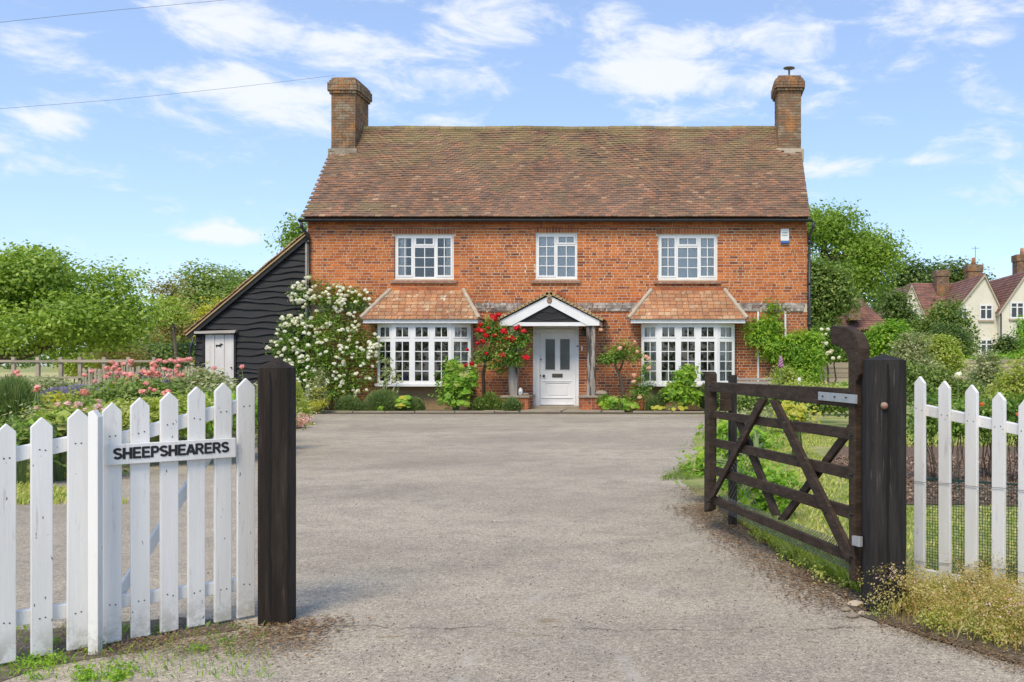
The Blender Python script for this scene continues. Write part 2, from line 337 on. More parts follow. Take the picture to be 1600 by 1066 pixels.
M['lf_lav'] = leaf_mat('leaf_lavender', [(0.114, 0.186, 0.070), (0.186, 0.279, 0.094), (0.270, 0.334, 0.124), (0.331, 0.371, 0.172)])
M['lf_rose'] = leaf_mat('leaf_rose', [(0.071, 0.153, 0.030), (0.146, 0.267, 0.041), (0.228, 0.367, 0.059), (0.310, 0.449, 0.085)])
M['lf_olive'] = leaf_mat('leaf_olive', [(0.173, 0.149, 0.043), (0.276, 0.238, 0.071), (0.380, 0.297, 0.113), (0.242, 0.267, 0.071)])
M['lf_yellow'] = leaf_mat('leaf_yellow', [(0.500, 0.446, 0.043), (0.500, 0.500, 0.071), (0.500, 0.500, 0.057), (0.500, 0.500, 0.142)])
M['lf_dry'] = leaf_mat('leaf_dry_verge', [(0.581, 0.428, 0.177), (0.472, 0.357, 0.105), (0.365, 0.339, 0.075), (0.581, 0.498, 0.267), (0.536, 0.462, 0.105), (0.581, 0.339, 0.193)])
M['lf_brown'] = leaf_mat('leaf_litter', [(.162, .095, .054), (.270, .162, .081), (.108, .068, .041), (.378, .270, .135)], .1)
M['grass'] = leaf_mat('grass_blades', [(0.220, 0.317, 0.050), (0.351, 0.421, 0.083), (0.526, 0.527, 0.146), (0.703, 0.632, 0.229)], .3)
M['fl_white'] = leaf_mat('petal_white', [(0.772, 0.756, 0.736), (0.875, 0.864, 0.851), (0.824, 0.756, 0.713), (0.880, 0.880, 0.880)], .3)
M['fl_red'] = leaf_mat('petal_red', [(.5, .008, .012), (.62, .012, .02), (.7, .02, .025), (.45, .006, .012)], .2)
M['fl_pink'] = leaf_mat('petal_salmon', [(0.803, 0.336, 0.310), (0.865, 0.426, 0.402), (0.880, 0.515, 0.494), (0.762, 0.291, 0.287)], .3)
M['fl_pale'] = leaf_mat('petal_pale_pink', [(.78, .5, .5), (.82, .6, .58), (.75, .42, .46), (.85, .7, .68)], .3)
M['fl_peach'] = leaf_mat('petal_peach', [(.8, .5, .36), (.84, .6, .46), (.8, .42, .3), (.86, .7, .58)], .3)
M['fl_orange'] = leaf_mat('petal_orange', [(.75, .15, .03), (.8, .22, .06), (.7, .1, .04), (.8, .3, .1)], .3)
M['fl_purple'] = leaf_mat('petal_purple', [(.05, .03, .25), (.1, .06, .35), (.2, .14, .4), (.07, .05, .3)], .2)
M['fl_lilac'] = leaf_mat('petal_lilac', [(.3, .27, .4), (.36, .32, .46), (.26, .24, .36), (.42, .38, .5)], .2)
M['fl_foxglove'] = leaf_mat('petal_foxglove', [(.6, .3, .5), (.66, .38, .58), (.55, .25, .45), (.7, .45, .6)], .3)
# ------------------------------------------------------------------ leaf masses
def unit(n):
    v = RNG.normal(size=(n, 3)); return v / np.linalg.norm(v, axis=1)[:, None]
def leaves(pts, size, up=.35, aspect=.55, jitter=.35, outward=None, rnd=None, tri=False):
    n = len(pts); nrm = unit(n); nrm[:, 2] = np.abs(nrm[:, 2]) * 1.0 + up
    if outward is not None: nrm = nrm + outward * .8
    nrm /= np.linalg.norm(nrm, axis=1)[:, None]
    t = unit(n); t -= nrm * (t * nrm).sum(1)[:, None]; t /= np.linalg.norm(t, axis=1)[:, None] + 1e-9
    b = np.cross(nrm, t); s = size * (1 + jitter * (RNG.random(n) * 2 - 1)); s = s[:, None]
    V = np.empty((n, 4, 3)); V[:, 0] = pts - t * s * .5; V[:, 1] = pts + b * s * aspect * .5 - nrm * s * .06; V[:, 2] = pts + t * s * .5; V[:, 3] = pts - b * s * aspect * .5 - nrm * s * .06
    r = RNG.random(n) if rnd is None else rnd
    return V.reshape(-1, 3), (np.arange(n * 4).reshape(n, 4)), np.repeat(np.clip(r, 0.002, .9), 4)
def cloud(lobes, n, size, clump=.25, per=28, shell=.45, zmin=.02, up=.35, aspect=.55):
    """leaf positions in ellipsoid lobes (cx,cy,cz,rx,ry,rz), gathered into clumps"""
    lobes = np.array(lobes, float); vol = (lobes[:, 3] * lobes[:, 4] * lobes[:, 5]) ** .7; pr = vol / vol.sum()
    nc = max(3, n // per); li = RNG.choice(len(lobes), nc, p=pr); d = unit(nc); rr = shell + (1 - shell) * RNG.random(nc) ** .6
    rr *= 1 + RNG.normal(size=nc) * .07
    Cn = lobes[li, :3] + d * rr[:, None] * lobes[li, 3:]; 
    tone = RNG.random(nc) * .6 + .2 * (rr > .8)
    ci = RNG.integers(0, nc, n); cs = clump * (.6 + .8 * RNG.random(nc))
    pts = Cn[ci] + np.clip(RNG.normal(size=(n, 3)), -1.5, 1.5) * cs[ci][:, None] * np.array([1, 1, .6])
    keep = pts[:, 2] > zmin; pts = pts[keep]; ci = ci[keep]
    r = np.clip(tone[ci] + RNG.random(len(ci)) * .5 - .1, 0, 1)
    return leaves(pts, size, up, aspect, outward=d[ci], rnd=r)
def pxl(l):
    "lobes from photo pixels: (px, py, rx, ry, Y[, depth factor])"
    o = []
    for a in l:
        px, py, rx, ry, Y = a[:5]; k = a[5] if len(a) > 5 else .8; p = P(px, py, Y); o.append((p.x, p.y, p.z, rx * Y / F, max(.05, rx * Y / F * k), ry * Y / F))
    return o
def np_obj(name, arrs, mat, parent, smooth=False):
    V, Fc, r = arrs; po = ORG[parent] if parent else Vector((0, 0, 0))
    V = V - np.array(po)[None]
    return link(name, mesh_np(name, V, Fc, mat, r, smooth), parent, po)
def merge(*A):
    V = []; Fc = []; R = []; n = 0
    for v, f, r in A: V.append(v); Fc.append(f + n); R.append(r); n += len(v)
    return np.concatenate(V), np.concatenate(Fc), np.concatenate(R)
def trunk(parent, pts, rads, limbs=(), name='trunk', mat=None, n=8):
    mb = MB(); mb.tube(pts, rads, n)
    for lp, lr in limbs: mb.tube(lp, lr, 6)
    return mb.build(name, mat or M['bark'], parent, smooth=True)
def wander(a, b, k=5, amp=.1):
    a, b = Vector(a), Vector(b); L = (b - a).length
    return [a.lerp(b, i / k) + (Vector((random.uniform(-1, 1), random.uniform(-1, 1), random.uniform(-.6, .6))) * amp * L * (0 if i in (0,) else 1)) for i in range(k + 1)]
def blades(bases, h, lean=.3, width=.008, rnd=None):
    n = len(bases); bases = np.asarray(bases, float); a = RNG.random(n) * 6.283; hh = h * (.6 + .6 * RNG.random(n)); ln = lean * RNG.random(n) * hh
    side = np.stack([np.cos(a + 1.57), np.sin(a + 1.57), np.zeros(n)], 1) * width * .5
    mid = bases + np.stack([np.cos(a) * ln * .35, np.sin(a) * ln * .35, hh * .6], 1); tip = bases + np.stack([np.cos(a) * ln, np.sin(a) * ln, hh], 1)
    V = np.empty((n, 4, 3)); V[:, 0] = bases - side; V[:, 1] = bases + side; V[:, 2] = mid + side * .8; V[:, 3] = tip
    r = RNG.random(n) * .9 if rnd is None else rnd
    return V.reshape(-1, 3), np.arange(n * 4).reshape(n, 4), np.repeat(r, 4)
def bloom_mesh(name, r, mat, k=26, flat=.8, cup=False):
    if cup:
        VV = []; n = 0
        for layer, (rr, tilt, cnt) in enumerate([(1, .35, 6), (.7, .8, 5), (.4, 1.2, 4)]):
            for i in range(cnt):
                a = 6.283 * i / cnt + layer * .5; d = np.array([math.cos(a), math.sin(a), 0]); s = np.array([-math.sin(a), math.cos(a), 0])
                c = d * math.cos(tilt) + np.array([0, 0, 1]) * math.sin(tilt); w = rr * r * .62
                VV.append([d * .06 * r - s * w * .3, d * .06 * r + s * w * .3, c * r * rr + s * w, c * r * rr * 1.0 - s * w][:4])
        V = np.array(VV); m = len(V); rn = np.repeat(RNG.random(m) * .9, 4)
        return mesh_np(name, V.reshape(-1, 3)[:, [0, 1, 2]], np.arange(m * 4).reshape(m, 4), mat, rn)
    d = unit(k); pts = d * r * .62 * np.array([1, 1, flat]); V, Fc, rn = leaves(pts, r * 1.0, up=-.3, aspect=.85, outward=d * 3)
    return mesh_np(name, V, Fc, mat, rn)
BL = {}
for nm, mt in [('white', 'fl_white'), ('red', 'fl_red'), ('pink', 'fl_pink'), ('pale', 'fl_pale'), ('peach', 'fl_peach'), ('orange', 'fl_orange')]:
    BL[nm] = [bloom_mesh('bloom', 1, M[mt]) for _ in range(3)]
BL['poppy'] = [bloom_mesh('bloom', 1, M['fl_pink'], cup=True) for _ in range(2)]
def bloom(parent, kind, loc, r, name='bloom'):
    o = link(name, random.choice(BL[kind]), parent, loc)
    o.scale = (r, r, r * .85); o.rotation_euler = (random.uniform(-.5, .9), random.uniform(-.5, .5), random.uniform(0, 6)); return o
# ------------------------------------------------------------------ ground, driveway, beds
def ground_mat():
    m, nn, ll, b = newmat('lawn_ground')
    c = mix(nn, ll, maprange(nn, ll, noise(nn, ll, .9, 6, .65), .4, .62), (.2, .26, .06), (.4, .37, .15))
    c = mix(nn, ll, maprange(nn, ll, noise(nn, ll, 9, 5, .7), .5, .75), c, (.22, .2, .1))
    ll.new(c, b.inputs['Base Color']); b.inputs['Roughness'].default_value = .95
    bump(nn, ll, b, noise(nn, ll, 50, 4, .7), .6, .02); return m
def asphalt_mat():
    m, nn, ll, b = newmat('worn_asphalt')
    big = noise(nn, ll, .45, 6, .6, stretch=(.6, 1, 1)); mid = noise(nn, ll, 3.2, 6, .7); fine = noise(nn, ll, 30, 6, .78); gr = noise(nn, ll, 220, 2, .8)
    c = mix(nn, ll, maprange(nn, ll, big, .35, .65), (.49, .43, .34), (.385, .337, .268))
    c = mix(nn, ll, maprange(nn, ll, mid, .42, .75), c, (.33, .29, .24))
    c = mix(nn, ll, maprange(nn, ll, noise(nn, ll, 1.1, 8, .7, stretch=(.45, 1, 1)), .6, .72, 0, .6), c, (.29, .255, .21))
    c = mix(nn, ll, maprange(nn, ll, noise(nn, ll, 1.7, 7, .65, stretch=(.5, 1, 1)), .6, .74, 0, .6), c, (.34, .31, .28))
    c = mix(nn, ll, maprange(nn, ll, noise(nn, ll, .35, 7, .62, stretch=(.7, 1, 1), dist=.6), .52, .66, 0, .55), c, (.27, .235, .19))
    c = mix(nn, ll, maprange(nn, ll, noise(nn, ll, 2.4, 9, .75, stretch=(.4, 1, 1)), .58, .7, 0, .5), c, (.2, .175, .145))
    # aggregate: pale and dark chips
    vo = nn.new('ShaderNodeTexVoronoi'); vo.inputs['Scale'].default_value = 150; ge = nn.new('ShaderNodeNewGeometry'); ll.new(ge.outputs['Position'], vo.inputs['Vector'])
    sv = nn.new('ShaderNodeSeparateColor'); ll.new(vo.outputs['Color'], sv.inputs[0])
    chip = ramp(nn, ll, sv.outputs[0], [(0, (.5, .5, .49)), (.22, (.8, .8, .79)), (.72, (1.12, 1.12, 1.12)), (.93, (1.3, 1.29, 1.26)), (1, (1.75, 1.7, 1.62))])
    c = mix(nn, ll, .85, c, chip, 'MULTIPLY')
    f2 = ramp(nn, ll, fine, [(.3, (.7, .7, .69)), (.7, (1.22, 1.22, 1.21))]); c = mix(nn, ll, 1, c, f2, 'MULTIPLY')
    blk = noise(nn, ll, 62, 3, .6); c = mix(nn, ll, maprange(nn, ll, blk, .62, .7, 0, .75), c, (.13, .115, .1))
    for cx0, cy0, r0, sd in ((2.2, 4.0, 3.1, 1), (2.6, 3.7, 3.55, 2), (1.9, 4.2, 2.2, 3)):
        dd = nn.new('ShaderNodeVectorMath'); dd.operation = 'DISTANCE'; flt = nn.new('ShaderNodeVectorMath'); flt.operation = 'MULTIPLY'; flt.inputs[1].default_value = (1, 1, 0); ll.new(ge.outputs['Position'], flt.inputs[0]); ll.new(flt.outputs[0], dd.inputs[0]); dd.inputs[1].default_value = (cx0, cy0, 0)
        s1_ = nn.new('ShaderNodeMath'); s1_.operation = 'SUBTRACT'; ll.new(dd.outputs['Value'], s1_.inputs[0]); s1_.inputs[1].default_value = r0; a1_ = nn.new('ShaderNodeMath'); a1_.operation = 'ABSOLUTE'; ll.new(s1_.outputs[0], a1_.inputs[0])
        m1_ = nn.new('ShaderNodeMath'); m1_.operation = 'MULTIPLY'; ll.new(maprange(nn, ll, a1_.outputs[0], .01, .045, .5, 0), m1_.inputs[0]); ll.new(maprange(nn, ll, noise(nn, ll, 1.3 + sd * .2, 4, .7), .5, .62), m1_.inputs[1]); c = mix(nn, ll, m1_.outputs[0], c, (.5, .46, .4))
    # a straight tar joint across the mouth of the drive with grit along it
    s = nn.new('ShaderNodeSeparateXYZ'); ll.new(ge.outputs['Position'], s.inputs[0])
    wob = noise(nn, ll, 2.2, 5, .7)
    yy = nn.new('ShaderNodeMath'); yy.operation = 'MULTIPLY_ADD'; ll.new(wob, yy.inputs[0]); yy.inputs[1].default_value = .34; ll.new(s.outputs[1], yy.inputs[2])
    y2 = nn.new('ShaderNodeMath'); y2.operation = 'SUBTRACT'; ll.new(yy.outputs[0], y2.inputs[0]); y2.inputs[1].default_value = 4.39
    ab = nn.new('ShaderNodeMath'); ab.operation = 'ABSOLUTE'; ll.new(y2.outputs[0], ab.inputs[0])
    ln0 = maprange(nn, ll, ab.outputs[0], .003, .014, .7, 0); lnm = nn.new('ShaderNodeMath'); lnm.operation = 'MULTIPLY'; ll.new(ln0, lnm.inputs[0]); ll.new(maprange(nn, ll, noise(nn, ll, 5, 5, .7), .38, .56), lnm.inputs[1]); ln = lnm.outputs[0]
    c = mix(nn, ll, ln, c, (.08, .07, .055))
    band = maprange(nn, ll, ab.outputs[0], .0, .3, 1, 0); pt = maprange(nn, ll, noise(nn, ll, 7, 7, .75, stretch=(.5, 1, 1)), .56, .66)
    mm = nn.new('ShaderNodeMath'); mm.operation = 'MULTIPLY'; ll.new(band, mm.inputs[0]); ll.new(pt, mm.inputs[1]); c = mix(nn, ll, mm.outputs[0], c, (.2, .14, .06))
    # rusty moss specks
    c = mix(nn, ll, maprange(nn, ll, noise(nn, ll, 4.3, 8, .78), .68, .73, 0, .65), c, (.2, .13, .055))
    ll.new(c, b.inputs['Base Color']); b.inputs['Roughness'].default_value = .9; b.inputs['Specular IOR Level'].default_value = .25
    bb = bump(nn, ll, b, gr, .35, .008); b2 = nn.new('ShaderNodeBump'); b2.inputs['Strength'].default_value = .35; b2.inputs['Distance'].default_value = .02
    ll.new(vo.outputs['Distance'], b2.inputs['Height']); ll.new(b2.outputs[0], bb.inputs['Normal']); return m
M['ground'] = ground_mat(); M['asphalt'] = asphalt_mat()
M['soil'] = simple('bed_soil', (.12, .085, .055), (.075, .055, .038), .95, 4, c3=(.1, .12, .04), t3=(.5, .65), bs=.8, bd=.03)
M['mulch'] = simple('bark_mulch', (.3, .19, .12), (.16, .1, .065), .95, 25, c3=(.42, .3, .2), bs=1, bd=.03)
M['meadow'] = simple('dry_meadow', (.5, .44, .2), (.4, .4, .15), .95, .25, c3=(.55, .48, .27), bs=.4, bd=.05)
M['paving'] = simple('paving', (.36, .3, .21), (.28, .24, .18), .9, 2.5, c3=(.18, .16, .12), t3=(.55, .7))
M['dirt'] = simple('verge_dirt', (.16, .125, .09), (.1, .08, .055), .95, 9, c3=(.24, .2, .15), t3=(.5, .65), bs=.9, bd=.02)
def sheet(name, pts, z, mat, rough=0, kind='structure'):
    q = []
    n = len(pts)
    for i in range(n):
        a = Vector((*pts[i][:2], 0)); b = Vector((*pts[(i + 1) % n][:2], 0)); L = (b - a).length; k = max(1, min(60, int(L / .12))) if rough and L < 14 else 1
        for j in range(k):
            p = a.lerp(b, j / k); amp = rough * (1 if j else .3); q.append((p.x + random.uniform(-amp, amp), p.y + random.uniform(-amp, amp), z))
    me = bpy.data.meshes.new(name); 
    import mathutils.geometry as mg
    tri = mg.tessellate_polygon([[Vector(p) for p in q]])
    fs = []
    for t in tri:
        a, b, c = (Vector(q[i]) for i in t)
        fs.append(t if (b - a).cross(c - a).z > 0 else t[::-1])
    me.from_pydata(q, [], [tuple(t) for t in fs]); me.materials.append(mat)
    o = link(name, me); o['kind'] = kind; return o
sheet('ground', [(-900, -60), (900, -60), (900, 2000), (-900, 2000)], -.004, M['ground'])
sheet('meadow', [(-120, 25.8), (-13.5, 25.8), (-13, 36), (-8, 60), (-20, 160), (-160, 160)], .004, M['meadow'])
R_edge = [(3.9, -6), (3.4, 3.1)] + [tuple(G(*p).xy) for p in [(1600, 1036), (1500, 1010), (1420, 985), (1380, 968), (1330, 935), (1250, 880), (1190, 835), (1130, 800), (1085, 770), (1062, 748), (1085, 735), (1060, 728), (1092, 705), (1082, 690), (1105, 665), (1108, 648)]]
L_edge = [tuple(G(*p).xy) for p in [(484, 647), (476, 668), (400, 688), (300, 697), (110, 712), (100, 748), (60, 742), (55, 757), (0, 765), (-300, 780)]]
dr = R_edge + [tuple(G(900, 647).xy)] + L_edge + [(-9, 5), (-9, -6)]
sheet('driveway', dr, .0, M['asphalt'], .035)
sheet('front_bed', [tuple(G(484, 647).xy), tuple(G(1150, 647).xy), (1.3, 24.9), (-10.8, 24.9)], .004, M['soil'], .05)
sheet('flower_bed', L_edge[:5] + [(-11.0, 13), (-30, 13), (-40, 25.2), (-11, 25.2), (-10.8, 24.9)], .003, M['soil'], .06)
sheet('rose_bed', [(1.75, 8.0), (4.0, 7.7), (9, 7.6), (9, 15), (2.2, 14), (1.6, 10.5)], .003, M['mulch'], .05)
sheet('left_verge', [(-3.9, 3.1), (-2.75, 3.35), (-2.35, 3.85), (-2.0, 4.2), (-2.15, 4.4), (-2.4, 4.4), (-4.5, 3.6)], .002, M['dirt'], .07)
sheet('right_verge', [tuple(G(*p).xy) for p in [(1640, 1045), (1500, 1012), (1420, 988), (1375, 975), (1320, 945), (1255, 905), (1195, 850), (1135, 812), (1120, 790), (1190, 815), (1350, 900), (1650, 920)]], .006, M['dirt'], .05)
ps = MB()
for i, (a, b) in enumerate([(-5.2, -4.25), (-4.22, -3.2), (-3.17, -2.2), (-2.17, -1.6)]): ps.prism([(a, 23.35, .0), (b, 23.32, .0), (b, 24.9, .0), (a, 24.9, .0)], (0, 0, .035 + .006 * (i % 2)))
o = ps.build('path_paving', M['paving'], bevel=.006); o['kind'] = 'structure'
kb = MB(); x = -10.1
while x < 1.0:
    L = random.uniform(.7, 1.0)
    if not (-5.3 < x < -1.9): kb.box(x, x + L - .02, 23.12 + random.uniform(-.01, .01), 23.26, 0, .035 + random.uniform(0, .015))
    x += L
o = kb.build('bed_edging', M['paving'], bevel=.006); o['kind'] = 'structure'
# ------------------------------------------------------------------ the house
WY = 24.9; S = F / WY
def X(px, Y=WY): return (px - PX) / F * Y
def Z(py, Y=WY): return EYE + (PY - py) / F * Y
house = thing('brick_house', 'orange brick farmhouse with mossy tiled roof, two chimneys, two bay windows and a porch', 'house', (-3.5, 27.3, 0))
HX0, HX1 = X(481), X(1261)
wins = [('l', 616, 709, 366, 436), ('m', 836, 902, 364, 436), ('r', 1028, 1121, 366, 437)]
BCX = (-7.0, 0.0)      # bay centres
DX0, DX1 = X(833), X(904.5)
open_ = [(X(a), X(b), Z(d), Z(c)) for _, a, b, c, d in wins] + [(cx - 1.16, cx + 1.16, .66, 2.32) for cx in BCX] + [(DX0, DX1, 0, Z(508))]
def rects_minus(x0, x1, z0, z1, holes):
    zs = sorted({z0, z1} | {min(max(h[i], z0), z1) for h in holes for i in (2, 3)})
    for a, b in zip(zs, zs[1:]):
        if b - a < 1e-4: continue
        m = (a + b) / 2; iv = [(x0, x1)]
        for h in holes:
            if h[2] < m < h[3]:
                nv = []
                for p, q in iv:
                    if h[1] <= p or h[0] >= q: nv.append((p, q)); continue
                    if h[0] > p: nv.append((p, h[0]))
                    if h[1] < q: nv.append((h[1], q))
                iv = nv
        for p, q in iv: yield p, q, a, b
side_walls = []
EZ = 5.05; pitch = 1.2; RYc = 27.3; RZ = 8.09; BY = 2 * RYc - WY
wall = MB()
for a, b, c, d in rects_minus(HX0, HX1, -.1, EZ, open_): wall.box(a, b, WY + .0045, WY + .26, c, d)
wall = wall.build('front_wall', M['mortar'], house)
for x0, x1 in ((HX0, HX0 + .25), (HX1 - .25, HX1)):
    sw = MB()
    sw.prism([(x0, WY + .262, -.1), (x0, BY, -.1), (x0, BY, EZ + .1), (x0, RYc, RZ - .12), (x0, WY + .262, EZ + .1)], (x1 - x0, 0, 0)); side_walls.append(sw)
sidem, nn, ll, b = newmat('side_brickwork')
bt = nn.new('ShaderNodeTexBrick'); tcn = nn.new('ShaderNodeNewGeometry'); sx = nn.new('ShaderNodeSeparateXYZ'); cx_ = nn.new('ShaderNodeCombineXYZ')
ll.new(tcn.outputs['Position'], sx.inputs[0]); ll.new(sx.outputs[1], cx_.inputs[0]); ll.new(sx.outputs[2], cx_.inputs[1]); ll.new(cx_.outputs[0], bt.inputs['Vector'])
bt.inputs['Color1'].default_value = (.36, .12, .045, 1); bt.inputs['Color2'].default_value = (.25, .08, .04, 1); bt.inputs['Mortar'].default_value = (.5, .44, .36, 1)
bt.inputs['Scale'].default_value = 1; bt.inputs['Brick Width'].default_value = .225; bt.inputs['Row Height'].default_value = .075; bt.inputs['Mortar Size'].default_value = .006
ll.new(bt.outputs['Color'], b.inputs['Base Color']); b.inputs['Roughness'].default_value = .9
for sw in side_walls: sw.build('side_wall', sidem, house)
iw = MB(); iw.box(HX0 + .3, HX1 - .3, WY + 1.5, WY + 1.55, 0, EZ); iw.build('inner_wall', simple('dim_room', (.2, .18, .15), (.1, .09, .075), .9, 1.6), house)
bw = MB(); bw.box(HX0 + .25, HX1 - .25, BY - .25, BY, -.1, EZ + .1); bw.build('back_wall', sidem, house)
fl = MB(); fl.box(HX0 + .3, HX1 - .3, WY + .3, WY + 1.5, 2.35, 2.55); fl.build('upper_floor', M['deck'], house)
# bricks of the front wall, one box each: headers and stretchers in uneven bond
hd = Z(356); sc0, sc1 = 2.64, 2.865
bC, bS, bT = [], [], []
heads = [(X(a) - .06, X(b) + .06, Z(c) - .001, Z(c) + .15) for _, a, b, c, d in wins]
k = 0; z = 0.0
while z + .07 < hd:
    zc = z + .0375
    if not (sc0 < zc < sc1):
        hol = [h for h in open_ + heads if h[2] - .02 < zc < h[3] + .0]
        iv = [(HX0, HX1)]
        for h in hol:
            nv = []
            for p, q in iv:
                if h[1] <= p or h[0] >= q: nv.append((p, q)); continue
                if h[0] > p: nv.append((p, h[0]))
                if h[1] < q: nv.append((h[1], q))
            iv = nv
        for p, q in iv:
            x = p; seq = k % 2; first = True
            while x < q - .02:
                L = (.215 if seq % 2 == 0 else .103) * random.uniform(.95, 1.05)
                if random.random() < .12: seq += 1
                if first and k % 2: L = .16
                first = False; seq += 1
                e = min(x + L, q)
                if q - e < .06: e = q
                if e - x > .03:
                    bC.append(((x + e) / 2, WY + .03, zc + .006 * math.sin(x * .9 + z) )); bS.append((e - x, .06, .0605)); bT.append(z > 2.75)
                x = e + .013
    z += .075; k += 1
bC = np.array(bC); bS = np.array(bS); bT = np.array(bT); bC[:, 1] += RNG.random(len(bC)) * .005 - .004
# the 300 picked singly: whole stretchers of the upper wall between and beside the windows
score = np.where((bS[:, 0] > .2) & bT & (bC[:, 2] > 3.2), np.abs(bC[:, 0] + 1.9) + np.abs(bC[:, 2] - 4.0) * .3, 1e9)
pick = np.argsort(score)[:300]; mask = np.zeros(len(bC), bool); mask[pick] = True
ub = [unitbox('brick', (.212, .06, .058), M['brick']), unitbox('brick', (.206, .06, .057), M['brick']), unitbox('brick', (.216, .06, .059), M['brick'])]
for i in pick: link('brick', random.choice(ub), wall, bC[i])
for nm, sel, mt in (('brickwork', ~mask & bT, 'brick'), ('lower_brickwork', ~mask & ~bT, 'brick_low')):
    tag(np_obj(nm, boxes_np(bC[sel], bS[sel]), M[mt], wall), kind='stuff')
# string course
sC, sS = [], []; x = HX0
while x < HX1 - .12:
    L = random.choice((.215, .103, .215)); 
    for r in range(3): sC.append((x + L / 2 + random.uniform(-.03, .03), WY - .0 + .01 * (r == 2) + random.uniform(0, .006), sc0 + .0375 + r * .075)); sS.append((L - .006, .09, .07))
    x += L
tag(np_obj('string_course', boxes_np(sC, sS), M['stringc'], house), kind='stuff')
# eaves: stepped brick courses with projecting dentils
dC, dS = [], []
for r, (z0, yo) in enumerate([(hd, .0), (hd + .075, .035)]):
    x = HX0
    while x < HX1 - .05: L = .216 if (r + int(x * 3)) % 2 else .11; L = min(L, HX1 - x); dC.append((x + L / 2, WY - yo + .04, z0 + .037)); dS.append((L - .01, .1, .063)); x += L
x = HX0
while x < HX1 - .06: dC.append((x + .055, WY - .075 + .06, hd + .19)); dS.append((.1, .12, .065)); x += .135
dC.append(((HX0 + HX1) / 2, WY - .0, hd + .19)); dS.append((HX1 - HX0, .07, .066))
dC.append(((HX0 + HX1) / 2, WY - .06, hd + .255)); dS.append((HX1 - HX0, .2, .06))
tag(np_obj('eaves_brickwork', boxes_np(dC, dS), M['arch'], house), kind='stuff')
# window heads: soldier bricks on edge, and tile sills
def soldier(px0, px1, pyt, parent):
    x0, x1 = X(px0) - .05, X(px1) + .05; n = int((x1 - x0) / .078); Cc = [(x0 + (i + .5) * (x1 - x0) / n, WY + .028, Z(pyt) + .078) for i in range(n)]
    return tag(np_obj('brick_arch', boxes_np(Cc, [((x1 - x0) / n - .011, .06, .14)] * n), M['arch'], parent), kind='stuff')
# ---------------------------------------------------------------- windows
def frame_window(parent, O, U, Nn, w, h, lights, bar=.022, ft=.06, depth=.06, curtain=None, mul=None):
    """O lower left corner, U unit vector to the right, Nn unit normal towards the viewer. lights: (x0,x1,z0,z1,nx,nz,casement frame)"""
    O, U, Nn = Vector(O), Vector(U).normalized(), Vector(Nn).normalized(); Zv = Vector((0, 0, 1))
    R = Matrix((U, -Nn, Zv)).transposed()
    def q(x, y, z): return O + U * x - Nn * y + Zv * z
    def bx(mb, x0, x1, y0, y1, z0, z1):
        mb.add([q(x0,y0,z0),q(x1,y0,z0),q(x1,y1,z0),q(x0,y1,z0),q(x0,y0,z1),q(x1,y0,z1),q(x1,y1,z1),q(x0,y1,z1)], [(0,3,2,1),(4,5,6,7),(0,1,5,4),(1,2,6,5),(2,3,7,6),(3,0,4,7)])
    fr = MB(); sf = MB()
    for a, b, c, d in rects_minus(0, w, 0, h, [(l[0], l[1], l[2], l[3]) for l in lights]): bx(fr, a, b, 0, depth, c, d)
    fro = fr.build('frame', M['white'], parent)
    for (x0, x1, z0, z1, nx, nz, cf) in lights:
        if cf:   # casement sash, slightly proud
            bx(sf, x0 - .012, x0 + cf, -.014, .03, z0 - .012, z1 + .012); bx(sf, x1 - cf, x1 + .012, -.014, .03, z0 - .012, z1 + .012)
            bx(sf, x0 + cf, x1 - cf, -.014, .03, z0 - .012, z0 + cf); bx(sf, x0 + cf, x1 - cf, -.014, .03, z1 - cf, z1 + .012)
            x0 += cf; x1 -= cf; z0 += cf; z1 -= cf
        for i in range(1, nx): xx = x0 + (x1 - x0) * i / nx; bx(sf, xx - bar / 2, xx + bar / 2, .006, .034, z0, z1)
        for j in range(1, nz): zz = z0 + (z1 - z0) * j / nz; bx(sf, x0, x1, .008, .032, zz - bar / 2, zz + bar / 2)
        pw, ph = (x1 - x0) / nx, (z1 - z0) / nz; me = None
        for i in range(nx):
            for j in range(nz):
                if me is None:
                    V, Fc, r = boxes_np([(0, 0, 0)], [(pw - .002, .004, ph - .002)], [np.array(R)]); me = mesh_np('pane', V, Fc, M['glass'])
                link('pane', me, parent, q(x0 + (i + .5) * pw, .022, z0 + (j + .5) * ph))
    if sf.v: sf.build('glazing_bars', M['white'], parent)
    return q, bx
